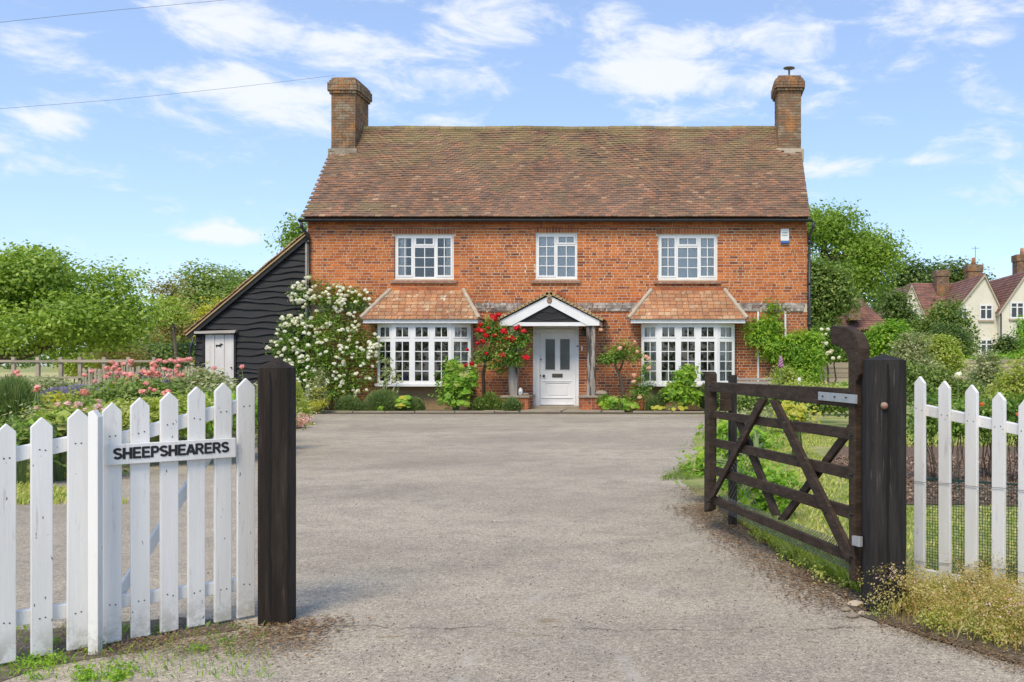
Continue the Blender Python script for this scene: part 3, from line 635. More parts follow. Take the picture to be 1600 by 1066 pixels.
for key, a, b, c, d in wins:
    win = link('window', unitbox('window', (X(b) - X(a) + .0, .02, .03), M['white']), house, ((X(a) + X(b)) / 2, WY + .19, Z(d) + .016))
    w, h = X(b) - X(a), Z(c) - Z(d) ; O = (X(a), WY + .055, Z(d))
    if key == 'm':
        L = [(.07, .5 * w - .03, .07, h - .07, 2, 4, .03), (.5 * w + .03, w - .07, .07, h * .72, 2, 3, 0), (.5 * w + .03, w - .07, h * .77, h - .07, 2, 1, .03)]
    else:
        t = .3 * w; L = [(.06, t, .07, h - .07, 2, 4, .035), (t + .06, w - t - .06, .06, h * .70, 2, 3, 0), (t + .06, w - t - .06, h * .755, h - .07, 2, 1, .035), (w - t, w - .06, .07, h - .07, 2, 4, .035)]
    q, bx = frame_window(win, O, (1, 0, 0), (0, -1, 0), w, h, L)
    rv = MB(); s = M['sillbrick']; 
    sl = MB(); sl.prism([(0, WY + .12, Z(d) - .0), (0, WY - .07, Z(d) - .05), (0, WY - .07, Z(d) - .12), (0, WY + .12, Z(d) - .12)], (w + .2, 0, 0)); sl.v = [(v[0] + X(a) - .1, v[1], v[2]) for v in sl.v]
    sl.build('sill', s, win, bevel=.008)
    soldier(a, b, c, win)
    if key == 'l':
        for xa, xb in ((.05, .3), (w - .27, w - .05)):
            cb = MB(); n = 14; vs = []; 
            for i in range(n + 1): xx = X(a) + xa + (xb - xa) * i / n; yy = WY + .15 + .02 * math.sin(i * 2.1); vs += [(xx, yy, Z(d) + .02), (xx + (.0 if xa < .1 else .03), yy, Z(c))]
            cb.add(vs, [(2 * i, 2 * i + 2, 2 * i + 3, 2 * i + 1) for i in range(n)]); cb.build('curtain', M['curtain'], win, smooth=True)
    else:
        cb = MB(); cb.box(X(a), X(b), WY + .135, WY + .14, Z(d) + .01, Z(c) - .01); cb.build('blind', M['blind'], win)
        if key == 'r':
            for xa, xb in ((.05, .3), (w - .27, w - .05)):
                cb = MB(); n = 14; vs = []
                for i in range(n + 1): xx = X(a) + xa + (xb - xa) * i / n; yy = WY + .125 + .006 * math.sin(i * 2.1); vs += [(xx, yy, Z(d) + .02), (xx, yy, Z(c))]
                cb.add(vs, [(2 * i, 2 * i + 2, 2 * i + 3, 2 * i + 1) for i in range(n)]); cb.build('curtain', M['curtain'], win, smooth=True)
# bays
def bay(cx, which):
    bayo = MB(); th = math.radians(25); fy = 24.4; L = .515; hw = .77
    A = Vector((cx - hw - L * math.cos(th), fy + L * math.sin(th), 0)); B = Vector((cx - hw, fy, 0)); C = Vector((cx + hw, fy, 0)); D = Vector((cx + hw + L * math.cos(th), fy + L * math.sin(th), 0))
    z0, z1 = .70, 2.28
    sill = [(A.x - .07, WY, z0 - .075), (A.x - .07, A.y - .03, z0 - .075), (B.x - .03, B.y - .07, z0 - .075), (C.x + .03, C.y - .07, z0 - .075), (D.x + .07, D.y - .03, z0 - .075), (D.x + .07, WY, z0 - .075)]
    bayo.prism(sill, (0, 0, .072)); bo = bayo.build('bay_window', M['white'], house, bevel=.008)
    pl = MB(); pl.box(cx - 1.15, cx + 1.15, WY - .22, WY, -.02, z0 - .077); pl.build('bay_plinth', M['tan'], bo)
    H = z1 - z0
    def lights(w, n):
        out = []; p = w / n
        for i in range(n):
            m = .075; out += [(i * p + m, (i + 1) * p - m, .075, H * .70, 2, 4, .0), (i * p + m, (i + 1) * p - m, H * .77, H - .075, 2, 1, .02)]
        return out
    frame_window(bo, B + Vector((0, 0, z0)), (1, 0, 0), (0, -1, 0), 2 * hw, H, lights(2 * hw, 3))
    d1 = (B - A).normalized(); n1 = Vector((d1.y, -d1.x, 0)); frame_window(bo, A + Vector((0, 0, z0)), d1, n1, L, H, lights(L, 1))
    d2 = (D - C).normalized(); n2 = Vector((d2.y, -d2.x, 0)); frame_window(bo, C + Vector((0, 0, z0)), d2, n2, L, H, lights(L, 1))
    rt = MB()
    rt.box(A.x + .002, A.x + .06, A.y + .03, WY, z0, z1); rt.box(D.x - .06, D.x - .002, D.y + .03, WY, z0, z1); rt.build('return_panel', M['white'], bo)
    # curtains at the ends
    for sgn in (-1, 1):
        cb = MB(); vs = []; n = 16
        for i in range(n + 1):
            xx = cx + sgn * (.8 + .3 * i / n); yy = fy + .3 + .12 * i / n + .02 * math.sin(i * 2.3); vs += [(xx, yy, z0 + .02), (xx, yy, z1)]
        cb.add(vs, [(2 * i, 2 * i + 2, 2 * i + 3, 2 * i + 1) for i in range(n)]); cb.build('curtain', M['curtain'], bo, smooth=True)
    # things standing on the sill board inside
    for i in range(3):
        xx = cx - .5 + .45 * i + random.uniform(-.1, .1); v = MB(); v.tube([(xx, fy + .3, z0), (xx, fy + .3, z0 + .1), (xx, fy + .3, z0 + .2), (xx, fy + .3, z0 + .3)], [.05, .075, .04, .055], 10)
        v.build('vase', random.choice([M['curtain'], M['sillbrick'], M['blue']]), bo, smooth=True)
    # roof
    ez, tz = 2.40, 3.19; ey, ehx, thx = 24.24, 1.53, .98
    P0 = [(cx - ehx, WY, ez), (cx - ehx, ey, ez), (cx + ehx, ey, ez), (cx + ehx, WY, ez), (cx - thx, WY, tz), (cx - thx, WY - .02, tz), (cx + thx, WY - .02, tz), (cx + thx, WY, tz)]
    rf = MB(); rf.add(P0, [(0,1,2,3),(1,5,6,2),(0,4,5,1),(2,6,7,3),(4,7,6,5),(0,3,7,4)]); ro = rf.build('bay_roof_deck', M['deck'], bo)
    fs = MB(); fs.box(cx - ehx + .03, cx + ehx - .03, ey + .025, ey + .05, ez - .115, ez - .004); fs.box(cx - ehx + .03, cx - ehx + .055, ey + .051, WY, ez - .115, ez - .004); fs.box(cx + ehx - .055, cx + ehx - .03, ey + .051, WY, ez - .115, ez - .004)
    fs.build('fascia', M['white'], bo); so = MB(); so.box(cx - ehx + .06, cx + ehx - .06, ey + .052, WY, ez - .06, ez - .03); so.build('soffit', M['white'], bo)
    sl = Vector((0, WY - .02 - ey, tz - ez)); LL = sl.length; s1 = sl.normalized(); nrm = Vector((0, -s1.z, s1.y)); rows = 8; tm = {}
    for r in range(rows):
        f0 = r / rows; half0 = ehx + (thx - ehx) * (f0 + .02) ; nt_ = int(2 * half0 / .166); x0 = cx - half0 + (.0 if r % 2 else -.06)
        for i in range(nt_ + 2):
            xa = max(x0 + i * .166, cx - half0 - .01); xb = min(x0 + (i + 1) * .166 - .003, cx + half0 + .01)
            if xb - xa < .03: continue
            key = (round(xb - xa, 2)); tw = key
            if key not in tm:
                an = math.atan2(s1.z, s1.y) - .10; Rm = np.array(Matrix.Rotation(an, 3, 'X')); tm[key] = unitbox('tile', (tw - .003, LL / rows + .02, .016), M['tile_bay'] if r < rows - 1 else M['tile_bay'], Rm)
            c = Vector((0, ey, ez)) + s1 * (LL * (f0 + .5 / rows) - .02) + nrm * (.016 + random.uniform(-.003, .004)); 
            link('tile', tm[key], bo, (xa / 2 + xb / 2, c.y, c.z))
    # end slopes, seen edge-on: joined tiles
    for sgn in (-1, 1):
        e = MB()
        for r in range(rows):
            f0, f1 = r / rows, (r + 1) / rows; xa = cx + sgn * (ehx + (thx - ehx) * f0 + .03); xb = cx + sgn * (ehx + (thx - ehx) * f1); za = ez + (tz - ez) * f0; zb = ez + (tz - ez) * f1; ya = ey + (WY - ey) * f0
            e.add([(xa, ya, za + .0), (xa, WY, za), (xb, WY, zb + .01), (xb, ya + .05, zb + .01), (xa, ya, za + .02), (xa, WY, za + .02), (xb, WY, zb + .03), (xb, ya + .05, zb + .03)], [(0,3,2,1),(4,5,6,7),(0,1,5,4),(1,2,6,5),(2,3,7,6),(3,0,4,7)])
        e.build('hip_end_tiles', M['tile_bay'], bo)
        h = MB(); a = Vector((cx + sgn * (ehx + .015), ey - .02, ez + .02)); b_ = Vector((cx + sgn * thx, WY - .03, tz + .03)); pts = [a.lerp(b_, i / 12) + Vector((random.uniform(-.006, .006), 0, random.uniform(-.006, .006))) for i in range(13)]
        h.tube(pts, [.052 + .008 * (i % 2) for i in range(13)], 8); h.build('hip_ridge', M['hip'], bo, smooth=False)
    tp = MB()
    for i in range(8): w_ = 2 * thx / 8; tp.box(cx - thx + i * w_ + .003, cx - thx + (i + 1) * w_, WY - .045 + random.uniform(-.003, .003), WY + .0, tz - .05, tz + .075 + random.uniform(-.01, .01))
    tp.build('flashing_tiles', M['arch'], bo)
    return bo
bay(BCX[0], 'l'); bay(BCX[1], 'r')
# ---------------------------------------------------------------- front door
dr_ = MB(); DZ = .10; lx0, lx1 = X(843.5), X(896.5); ltop = Z(520.5)
for a, b, c, d in rects_minus(DX0, DX1, DZ - .08, Z(508), [(lx0, lx1, DZ, ltop)]): dr_.box(a, b, WY - .02, WY + .12, c, d)
dr_.box(DX0 + .08, DX0 + .1, WY - .04, WY - .02, DZ, ltop + .08); dr_.box(DX1 - .1, DX1 - .08, WY - .04, WY - .02, DZ, ltop + .08); dr_.box(DX0 + .08, DX1 - .08, WY - .041, WY - .021, ltop + .08, ltop + .1)
dfr = dr_.build('door_frame', M['white'], house, bevel=.006)
door = MB(); dy = WY + .03; pn = [(X(852), X(867), Z(578), Z(530)), (X(875), X(890), Z(578), Z(530))]; low = [(X(852.5), X(889.5), Z(620), Z(599))]
for a, b, c, d in rects_minus(lx0 + .004, lx1 - .004, DZ + .01, ltop - .004, pn + low): door.box(a, b, dy, dy + .045, c, d)
door.box(low[0][0] + .0, low[0][1], dy + .018, dy + .04, low[0][2], low[0][3]); door.box(low[0][0] + .05, low[0][1] - .05, dy + .006, dy + .018, low[0][2] + .04, low[0][3] - .04)
for a, b, c, d in pn:
    door.box(a - .02, a, dy - .012, dy, c - .02, d + .02); door.box(b, b + .02, dy - .012, dy, c - .02, d + .02); door.box(a, b, dy - .012, dy, c - .02, c); door.box(a, b, dy - .012, dy, d, d + .02)
door.box(lx0 + .06, lx1 - .06, dy - .016, dy, Z(596.5), Z(595)); door.box(lx0 + .03, lx1 - .03, dy - .02, dy, Z(622.5), Z(621))
door.box(lx0 + .01, lx1 - .01, dy - .03, dy, DZ + .02, DZ + .06)
door = door.build('front_door', M['white'], house, bevel=.004)
for a, b, c, d in pn: g = MB(); g.box(a, b, dy + .02, dy + .03, c, d); g.build('pane', M['doorglass'], door)
g = MB(); g.box(X(862.5), X(879), dy - .012, dy - .001, Z(590), Z(584)); g.box(X(864), X(877.5), dy - .018, dy - .012, Z(589), Z(585)); g.build('letterbox', simple('aged_brass', (.1, .085, .06), (.06, .05, .04), .4, 10), door, bevel=.002)
def knob(px, py, r, name, parent, y=dy): k_ = MB(); p = P(px, py, y); p.y = y; k_.tube([p, p + Vector((0, -.02, 0)), p + Vector((0, -.045, 0)), p + Vector((0, -.06, 0))], [r * .5, r * .45, r, r * .55], 12); return k_.build(name, M['black'], parent, smooth=True)
knob(850, 587.5, .036, 'door_knob', door); knob(845.5, 562, .02, 'lock', door); knob(845, 587, .018, 'lock', door); knob(902.5, 541, .022, 'door_bell', dfr, WY - .02)
st = MB(); st.box(DX0 - .05, DX1 + .05, WY - .35, WY - .021, -.02, DZ - .0); st.build('doorstep', M['paving'], house, bevel=.01)
g = MB(); g.box(X(908), X(910.5), WY - .012, WY, Z(548), Z(541)); g.build('door_bell_push', M['white'], house)
# ---------------------------------------------------------------- porch
PYF = 24.0; SP = F / PYF
def px_(px): return (px - PX) / SP
def pz_(py): return EYE + (PY - py) / SP
apex = Vector((px_(858.5), PYF, pz_(462))); tl = Vector((px_(781), PYF, pz_(509))); tr = Vector((px_(936.5), PYF, pz_(509)))
pb = MB()
bwid = .21
def rake(t, top):  # bargeboard polygon
    inner = apex - Vector((0, 0, bwid * 1.18)); bot = Vector((t.x + (-.0), PYF, t.z)); s = 1 if t.x < apex.x else -1
    return [apex, inner, Vector((t.x + s * .30, PYF, t.z)), Vector((t.x, PYF, t.z)), Vector((t.x, PYF, t.z + .13))]
TM = {}
porch = MB(); porch.prism([(tl.x + .1, PYF + .06, pz_(509)), (tr.x - .1, PYF + .06, pz_(509)), (tr.x - .1, PYF + .06, pz_(504)), (tl.x + .1, PYF + .06, pz_(504))], (0, .1, 0))
porch = porch.build('porch', M['white'], house)
for t in (tl, tr): m_ = MB(); m_.prism(rake(t, 0), (0, .04, 0)); m_.build('bargeboard', M['white'], porch, bevel=.004)
tb = MB(); tb.box(tl.x + .31, tr.x - .31, PYF + .02, PYF + .055, pz_(509.5), pz_(503.6)); tb.build('tie_beam', M['white'], porch)
for sgn, t in ((-1, tl), (1, tr)): m_ = MB(); m_.box(min(t.x, t.x - sgn * .03), max(t.x, t.x - sgn * .03), PYF + .041, WY, t.z, t.z + .12); m_.build('eaves_board', M['white'], porch)
bz = [pz_(509), pz_(498), pz_(487), pz_(476), pz_(466)]   # waney black boards, lower edges sagging to a point
for i in range(4):
    z0, z1 = bz[i] - (.0), bz[i + 1]
    def half(z): return max(.02, (apex.z - bwid * 1.1 - z) / (apex.z - tl.z) * (apex.x - tl.x) * .98 + .12)
    n = 12; h0, h1 = half(z0), half(min(z1, apex.z - .3)) ; pts = []
    for j in range(n + 1): u = -1 + 2 * j / n; pts.append((apex.x + u * h0, PYF + .075 - .012 * i, z0 - .05 * math.exp(-(u / .22) ** 2) * (i > 0) + .018 * math.sin(u * 9 + i)))
    pts += [(apex.x + h1, PYF + .075 - .012 * i, z1 + .02), (apex.x - h1, PYF + .075 - .012 * i, z1 + .02)]
    m_ = MB(); m_.prism(pts, (0, .02, 0)); m_.build('gable_board', M['tar'], porch)
m_ = MB(); m_.tube([(apex.x, PYF - .03, pz_(470)), (apex.x, PYF - .001, pz_(470))], [.055, .07], 16); m_.build('boss', M['sillbrick'], porch)
# porch roof: deck, tiles in courses, ridge
for sgn, t in ((-1, tl), (1, tr)):
    e = Vector((t.x + sgn * .05, 0, t.z + .13 - .02)); a = Vector((apex.x, 0, apex.z + .02)); d = (a - e); L = d.length; dn_ = d.normalized(); nn_ = Vector((-dn_.z, 0, dn_.x)) * (1 if dn_.x > 0 else -1); nn_ = nn_ if nn_.z > 0 else -nn_
    m_ = MB(); m_.prism([(e.x, PYF, e.z), (a.x, PYF, a.z), (a.x + nn_.x * .02, PYF, a.z + nn_.z * .02), (e.x + nn_.x * .02, PYF, e.z + nn_.z * .02)], (0, WY - PYF, 0)); m_.build('roof_deck', M['deck'], porch)
    vt_ = MB()
    for r_ in range(15):
        f_ = (r_ - .2) / 14.4; c_ = e + d * f_ + nn_ * (.03 + random.uniform(-.004, .006)); c2_ = e + d * min(1, f_ + .085) + nn_ * (.018 + random.uniform(-.004, .004))
        vt_.prism([(c_.x, PYF - .06, c_.z), (c2_.x, PYF - .06, c2_.z), (c2_.x + nn_.x * .05, PYF - .06, c2_.z + nn_.z * .05), (c_.x + nn_.x * .06, PYF - .06, c_.z + nn_.z * .06)], (0, .13, 0))
    tag(vt_.build('verge_tiles', M['tile_edge'], porch), kind='stuff')
    rows = 14; an = math.atan2(dn_.z, dn_.x)
    for r in range(rows):
        c = e + dn_ * (L * (r + .45) / rows) + nn_ * (.075 + .0 * r)
        tilt = Matrix.Rotation(-(an + (-.09 if dn_.x > 0 else .09)), 3, 'Y')
        for j in range(6):
            y0 = PYF - .03 + j * .165
            if (sgn, 'p') not in TM: TM[(sgn, 'p')] = unitbox('tile', (L / rows * 1.35, .16, .016), M['tile_edge'], np.array(tilt))
            link('tile', TM[(sgn, 'p')], porch, (c.x, y0 + .08, c.z + random.uniform(-.003, .003)))
m_ = MB()
for j in range(4): m_.tube([(apex.x, PYF - .06 + j * .24, apex.z + .035), (apex.x, PYF - .06 + j * .24 + .235, apex.z + .035)], [.085, .078], 10)
m_.build('ridge_tile', M['tile_edge'], porch)
m_ = MB(); 
for sgn in (-1, 1):
    for i in range(11):
        a = apex + Vector((sgn * (.1 + .075 * i), 0, .16 - .0485 * i)); m_.box(a.x - .04, a.x + .04, WY - .03, WY, a.z - .05, a.z + .055)
m_.build('flashing_bricks', M['arch'], porch)
for pc, sd_ in ((801, 1), (923, -1)):
    x = px_(pc); m_ = MB(); n = 9; zt = pz_(509)
    for k_ in range(n):
        z0 = .40 + (zt - .40) * k_ / n; z1 = .40 + (zt - .40) * (k_ + 1) / n
        def sec(z): w = .108 + .005 * math.sin(z * 5 + pc); o_ = .006 * math.sin(z * 2.4 + pc); return x + o_ - w, x + o_ + w
        a0, b0 = sec(z0); a1, b1 = sec(z1)
        m_.add([(a0, PYF + .06, z0), (b0, PYF + .06, z0), (b0, PYF + .24, z0), (a0, PYF + .24, z0), (a1, PYF + .06, z1), (b1, PYF + .06, z1), (b1, PYF + .24, z1), (a1, PYF + .24, z1)], [(0,3,2,1),(4,5,6,7),(0,1,5,4),(1,2,6,5),(2,3,7,6),(3,0,4,7)])
    m_.build('post', M['oldoak'], porch)
for x0, x1 in ((px_(783), px_(826)), (px_(905), px_(942))):
    m_ = MB(); m_.box(x0 + .015, x1 - .015, PYF + .012, WY - .03, -.02, .34); pe = m_.build('pedestal', M['mortar'], porch)
    m_ = MB(); m_.box(x0 - .02, x1 + .02, PYF - .03, WY - .03, .342, .40); m_.build('capstone', M['stone'], pe, bevel=.012)
    bw_ = MB()
    for r in range(4):
        x = x0; q_ = r % 2
        while x < x1 - .03: L = .215 if q_ % 2 == 0 else .103; q_ += 1; e = min(x + L, x1); bw_.box(x, e - .01, PYF + .002, PYF + .1, .012 + r * .083, .012 + r * .083 + .07); x = e
        for y in (PYF + .11, PYF + .33, PYF + .55):
            bw_.box(x0 + .0, x0 + .05, y, y + .2, .012 + r * .083, .012 + r * .083 + .07); bw_.box(x1 - .06, x1 - .01, y, y + .2, .012 + r * .083, .012 + r * .083 + .07)
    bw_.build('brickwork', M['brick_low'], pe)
# lantern on the wall under the porch
m_ = MB(); lp = P(912, 520, WY - .12); m_.tube([lp + Vector((0, 0, -.1)), lp + Vector((0, 0, .06)), lp + Vector((0, 0, .1)), lp + Vector((0, 0, .14))], [.045, .075, .03, .012], 6); m_.box(lp.x - .015, lp.x + .015, lp.y, WY, lp.z - .02, lp.z + .02)
tag(m_.build('wall_lantern', M['black']), 'black iron lantern on the brick wall under the porch right of the white door', 'lantern')
# ---------------------------------------------------------------- main roof
ex0, ex1 = X(472, 24.7), X(1266, 24.7); EY = 24.68; EZr = 5.09
rd = MB(); rd.prism([(ex0 + .05, EY + .03, EZr), (ex0 + .05, RYc, RZ - .02), (ex0 + .05, 2 * RYc - EY, EZr), (ex0 + .05, 2 * RYc - EY, EZr - .06), (ex0 + .05, RYc, RZ - .14), (ex0 + .05, EY + .03, EZr - .06)], (ex1 - ex0 - .1, 0, 0))
roof = rd.build('roof', M['deck'], house)
sl = Vector((0, RYc - EY, RZ - EZr)); LL = sl.length; s1 = sl.normalized(); nr = Vector((0, -s1.z, s1.y)); rows = 41; pitch_ang = math.atan2(s1.z, s1.y)
CHX = [(X(517, 26.64), X(555, 26.64)), (X(1216, 26.64), X(1252, 26.64))]
tC, tS, tR = [], [], []
g = LL / rows
def sag(x, t): return .035 * math.sin(x * .75 + 1) * math.sin(t * 3.1) + .02 * math.sin(x * 1.9 + t * 5) - .03 * math.sin(t * 3.14)
for r in range(rows):
    t = r / rows; flare = .03 * math.exp(-t * 14); x = ex0 + (.08 if r % 2 else 0) - random.uniform(0, .02)
    while x < ex1:
        w = .165; xc = x + w / 2; x += w
        xa, xb = max(xc - w / 2, ex0), min(xc + w / 2, ex1)
        if xb - xa < .05: continue
        xc = (xa + xb) / 2
        wob = .016 * math.sin(xc * 2.3 + r * .31) + .012 * math.sin(xc * 5.1 + r * .9) + .03 * math.sin(xc * .55 + t * 2)
        p = Vector((0, EY, EZr)) + s1 * (g * (r + .5) - .01 + wob * (t * (1 - t) * 3) + random.uniform(-.006, .006)) + nr * (.028 + sag(xc, t) * (.4 + t) + .02 + random.uniform(-.004, .006) + flare)
        if p.y > 26.5 and any(a + .12 < xc < b - .12 for a, b in CHX): continue
        tC.append((xc, p.y, p.z)); tS.append((xb - xa - .004, g * 1.25, .026))
        ang_ = pitch_ang - .2 + random.uniform(-.02, .02); rl = random.uniform(-.02, .02)
        tR.append(np.array(Matrix.Rotation(ang_, 3, 'X') @ Matrix.Rotation(rl, 3, 'Y')))
tC, tS, tR = np.array(tC), np.array(tS), np.array(tR)
sc_ = np.where(tS[:, 0] > .155, np.abs(tC[:, 0] + 3.6) + (tC[:, 2] - EZr) * 3.0, 1e9); pick = np.argsort(sc_)[:300]; mask = np.zeros(len(tC), bool); mask[pick] = True
ut = [unitbox('roof_tile', (.161, g * 1.25, .026), M['tile'], np.array(Matrix.Rotation(pitch_ang - .2 + d_, 3, 'X') @ Matrix.Rotation(r_, 3, 'Y'))) for d_, r_ in ((0, 0), (.02, .02), (-.02, -.015), (.01, -.02))]
for i in pick: link('roof_tile', random.choice(ut), roof, tC[i])
tag(np_obj('roof_tiling', boxes_np(tC[~mask], tS[~mask], tR[~mask]), M['tile'], roof), kind='stuff')
# rear slope tiles, coarser, unseen from the gate
m_ = MB(); m_.prism([(ex0, RYc, RZ + .02), (ex0, 2 * RYc - EY + .02, EZr), (ex0, 2 * RYc - EY + .02, EZr + .04), (ex0, RYc, RZ + .06)], (ex1 - ex0, 0, 0)); m_.build('rear_tiling', M['tile'], roof)
x = ex0 + .75
while x < CHX[1][0] - .05:
    m_ = MB(); zz = RZ + .03 + sag(x, 1) * .5 + .004 * math.sin(x * 7); m_.tube([(x, RYc, zz), (x + .44, RYc, zz + .004)], [.10, .092], 10); m_.build('ridge_tile', M['ridge'], roof, loc=(x, RYc, zz)); x += .45
# verges: mortar bedding
for xx in (ex0 + .04, ex1 - .06): m_ = MB(); m_.prism([(xx, EY + .02, EZr - .03), (xx, RYc, RZ - .05), (xx, RYc, RZ + .03), (xx, EY + .02, EZr + .03)], (.03, 0, 0)); m_.build('verge', M['hip'], roof)
# chimneys
def chimney(x0, x1, ztop, lead_side, nm, capd):
    y0, y1 = 26.66, 27.75; zb = 7.05; m_ = MB(); m_.box(x0 + .01, x1 - .01, y0 + .01, y1 - .01, zb, ztop - .03); ch = m_.build('chimney', M['mortar_dark'], house)
    Cc, Ss = [], []; k_ = 0; z = 7.42
    while z < ztop - .02:
        fr = (ztop - z); ov = 0
        if .06 < fr < .50: ov = .035 if fr < .2 or fr > .42 else .075
        if fr <= .12: ov = -.0
        X0, X1, Y0, Y1 = x0 - ov, x1 + ov, y0 - ov, y1 + ov
        x = X0; q_ = k_ % 2
        while x < X1 - .03:
            L = .215 if q_ % 2 == 0 else .105; q_ += 1; e = min(x + L, X1)
            if X1 - e < .05: e = X1
            for yy in (Y0 + .03, Y1 - .03): Cc.append(((x + e) / 2, yy + random.uniform(-.004, .004), z + .035)); Ss.append((e - x - .009, .07 + 2 * max(ov, 0) * 0 + .06 * (ov > 0), .064))
            x = e
        y = Y0 + .07
        while y < Y1 - .1:
            L = .215 if q_ % 2 == 0 else .105; q_ += 1; e = min(y + L, Y1 - .07)
            for xx in (X0 + .03, X1 - .03): Cc.append((xx + random.uniform(-.004, .004), (y + e) / 2, z + .035)); Ss.append((.07 + .06 * (ov > 0), e - y - .009, .064))
            y = e
        z += .075; k_ += 1
    tag(np_obj('chimney_brickwork', boxes_np(Cc, Ss), M['brick_chim'], ch), kind='stuff')
    m_ = MB(); m_.box(x0 - .07, x1 + .07, y0 - .09, y1 + .07, 7.02, 7.40); 
    m_.build('chimney_base', M['hip'] if nm == 'r' else M['stone'], ch, bevel=.03)
    m_ = MB(); m_.box(x0 + .03, x1 - .03, y0 + .03, y1 - .03, ztop - .04, ztop + .03); m_.build('flaunching', M['stone'], ch, bevel=.03)
    return ch
ch1 = chimney(*CHX[0], Z(121, 26.64), 1, 'l', 0); ch2 = chimney(*CHX[1], Z(118, 26.64), -1, 'r', 0)
cp = P(1233, 107, 26.9); m_ = MB(); m_.tube([cp - Vector((0, 0, .26)), cp - Vector((0, 0, .02))], [.03, .03], 8); m_.tube([cp, cp + Vector((0, 0, .015)), cp + Vector((0, 0, .05))], [.17, .165, .04], 18); m_.build('chimney_cowl', simple('lead', (.2, .2, .2), (.14, .14, .14), .6, 8), ch2, smooth=False)
# gutter, brackets and downpipes
gy = EY - .045; gz = 5.03; m_ = MB(); n = 8; vs = []; L0, L1 = ex0 - .06, ex1 + .05
for xx in (L0, L1): vs += [(xx, gy + .058 * math.cos(a), gz + .02 - .058 * math.sin(a)) for a in [math.pi * i / n for i in range(n + 1)]]
m_.add(vs, [(i, i + 1, i + n + 2, i + n + 1) for i in range(n)]); m_.box(L0, L1, gy - .064, gy - .054, gz + .005, gz + .03); gt = m_.build('gutter', M['black'], house, smooth=False)
md = gt.modifiers.new('solid', 'SOLIDIFY'); md.thickness = .006
def downpipe(px, zbot, dx):
    x = X(px); m_ = MB(); t0 = Vector((x + dx, gy, gz - .05)); pts = [t0, t0 + Vector((0, .01, -.12)), Vector((x, WY - .07, gz - .38)), Vector((x, WY - .07, gz - .5))]
    m_.tube(pts, .04, 10); z = gz - .5
    m_.tube([(x, WY - .07, z), (x, WY - .07, zbot)], .036, 10)
    while z > zbot: m_.tube([(x, WY - .07, z), (x, WY - .07, z - .09)], .05, 10); z -= 1.1
    m_.build('downpipe', M['black'], house, smooth=True)
downpipe(484, .05, -.12); downpipe(1264, .05, .08)
# thin dark cable under the eaves
m_ = MB(); m_.tube([(HX0 + .2 + i * .3, WY - .01, hd - .02 + .008 * math.sin(i)) for i in range(44)], .007, 5); m_.build('cable', M['black'], house)
# alarm box
al = MB(); p = P(1226, 367, WY); al.box(p.x - .115, p.x + .115, WY - .075, WY - .004, Z(377), Z(358)); al = al.build('alarm_box', M['white'], None, bevel=.01)
tag(al, 'white alarm box with a blue base high on the right end of the wall', 'alarm box')
ab = MB(); ab.box(p.x - .11, p.x + .11, WY - .072, WY - .008, Z(381), Z(377) - .002); ab.build('blue_base', M['blue'], al, bevel=.01)
lt = MB(); 
for i, zc in enumerate((Z(364.5), Z(368.5))):
    for j in range(4): lt.box(p.x - .07 + j * .036, p.x - .07 + j * .036 + .026, WY - .0775, WY - .0752, zc - .012, zc + .012)
lt.build('lettering', M['wire'], al)
# white trellis battens on the right part of the wall
for px in (1184.5, 1227): m_ = MB(); x = X(px); m_.box(x - .025, x + .025, WY - .03, WY - .005, Z(600), Z(487)); m_.build('trellis_batten', M['white'], house)
# ------------------------------------------------------------------ black weatherboarded outhouse on the left
OY = 25.0
def oz(py): return EYE + (PY - py) / F * OY
def ox(px): return (px - PX) / F * OY
oh = thing('outhouse', 'black weatherboarded lean-to outhouse with a steep tiled roof left of the brick house', 'outhouse', (-12, OY, 0))
Lx, Rx = ox(306), ox(478); top = lambda x: oz(524) + (x - ox(296)) * (oz(371) - oz(524)) / (ox(476) - ox(296))
back = OY + 3.2
m_ = MB(); m_.prism([(Lx + .05, OY + .05, -.1), (Rx, OY + .05, -.1), (Rx, OY + .05, top(Rx) - .06), (Lx + .05, OY + .05, top(Lx) - .06)], (0, 3.1, 0)); m_.build('core_wall', M['tar'], oh)
dx0, dx1, dz1 = ox(321.5), ox(366.5), oz(522)
z = 0.0; k = 0
while z < top(Rx) - .05:
    h = random.uniform(.15, .19)
    segs = [(Lx, Rx)]
    if z < dz1: segs = [(Lx, dx0 - .06), (dx1 + .05, Rx)]
    for a, b in segs:
        # clip by the rake
        if top(b) < z + .03: continue
        lo = a
        if top(a) < z: lo = a + (z - top(a)) / (top(b) - top(a)) * (b - a)
        n = max(3, int((b - lo) / .12)); ph = random.uniform(0, 6); pts = []
        for i in range(n + 1):
            x = lo + (b - lo) * i / n; pts.append((x, OY - .03, z + .032 * math.sin(x * 3.1 + ph) + .018 * math.sin(x * 7.3 + ph * 2) + .014 * math.sin(x * 1.3 + k)))
        up = []
        for i in range(n, -1, -1):
            x = lo + (b - lo) * i / n; up.append((x, OY + .022, min(z + h + .035, top(x) - .02)))
        up = [u if u[2] > p[2] + .003 else (u[0], u[1], p[2] + .003) for u, p in zip(up, pts[::-1])]
        m_ = MB(); q = pts + up; nq = len(q); n1 = len(pts); bk = [(p[0], p[1] + .03, p[2]) for p in q]
        fs = []
        for i in range(n1 - 1): fs += [(i, i + 1, nq - 2 - i, nq - 1 - i)]
        fs += [(i + 1, i, i + nq, i + 1 + nq) for i in range(n1 - 1)]
        m_.add(q + bk, fs); m_.build('board', M['tar'], oh)
    z += h; k += 1
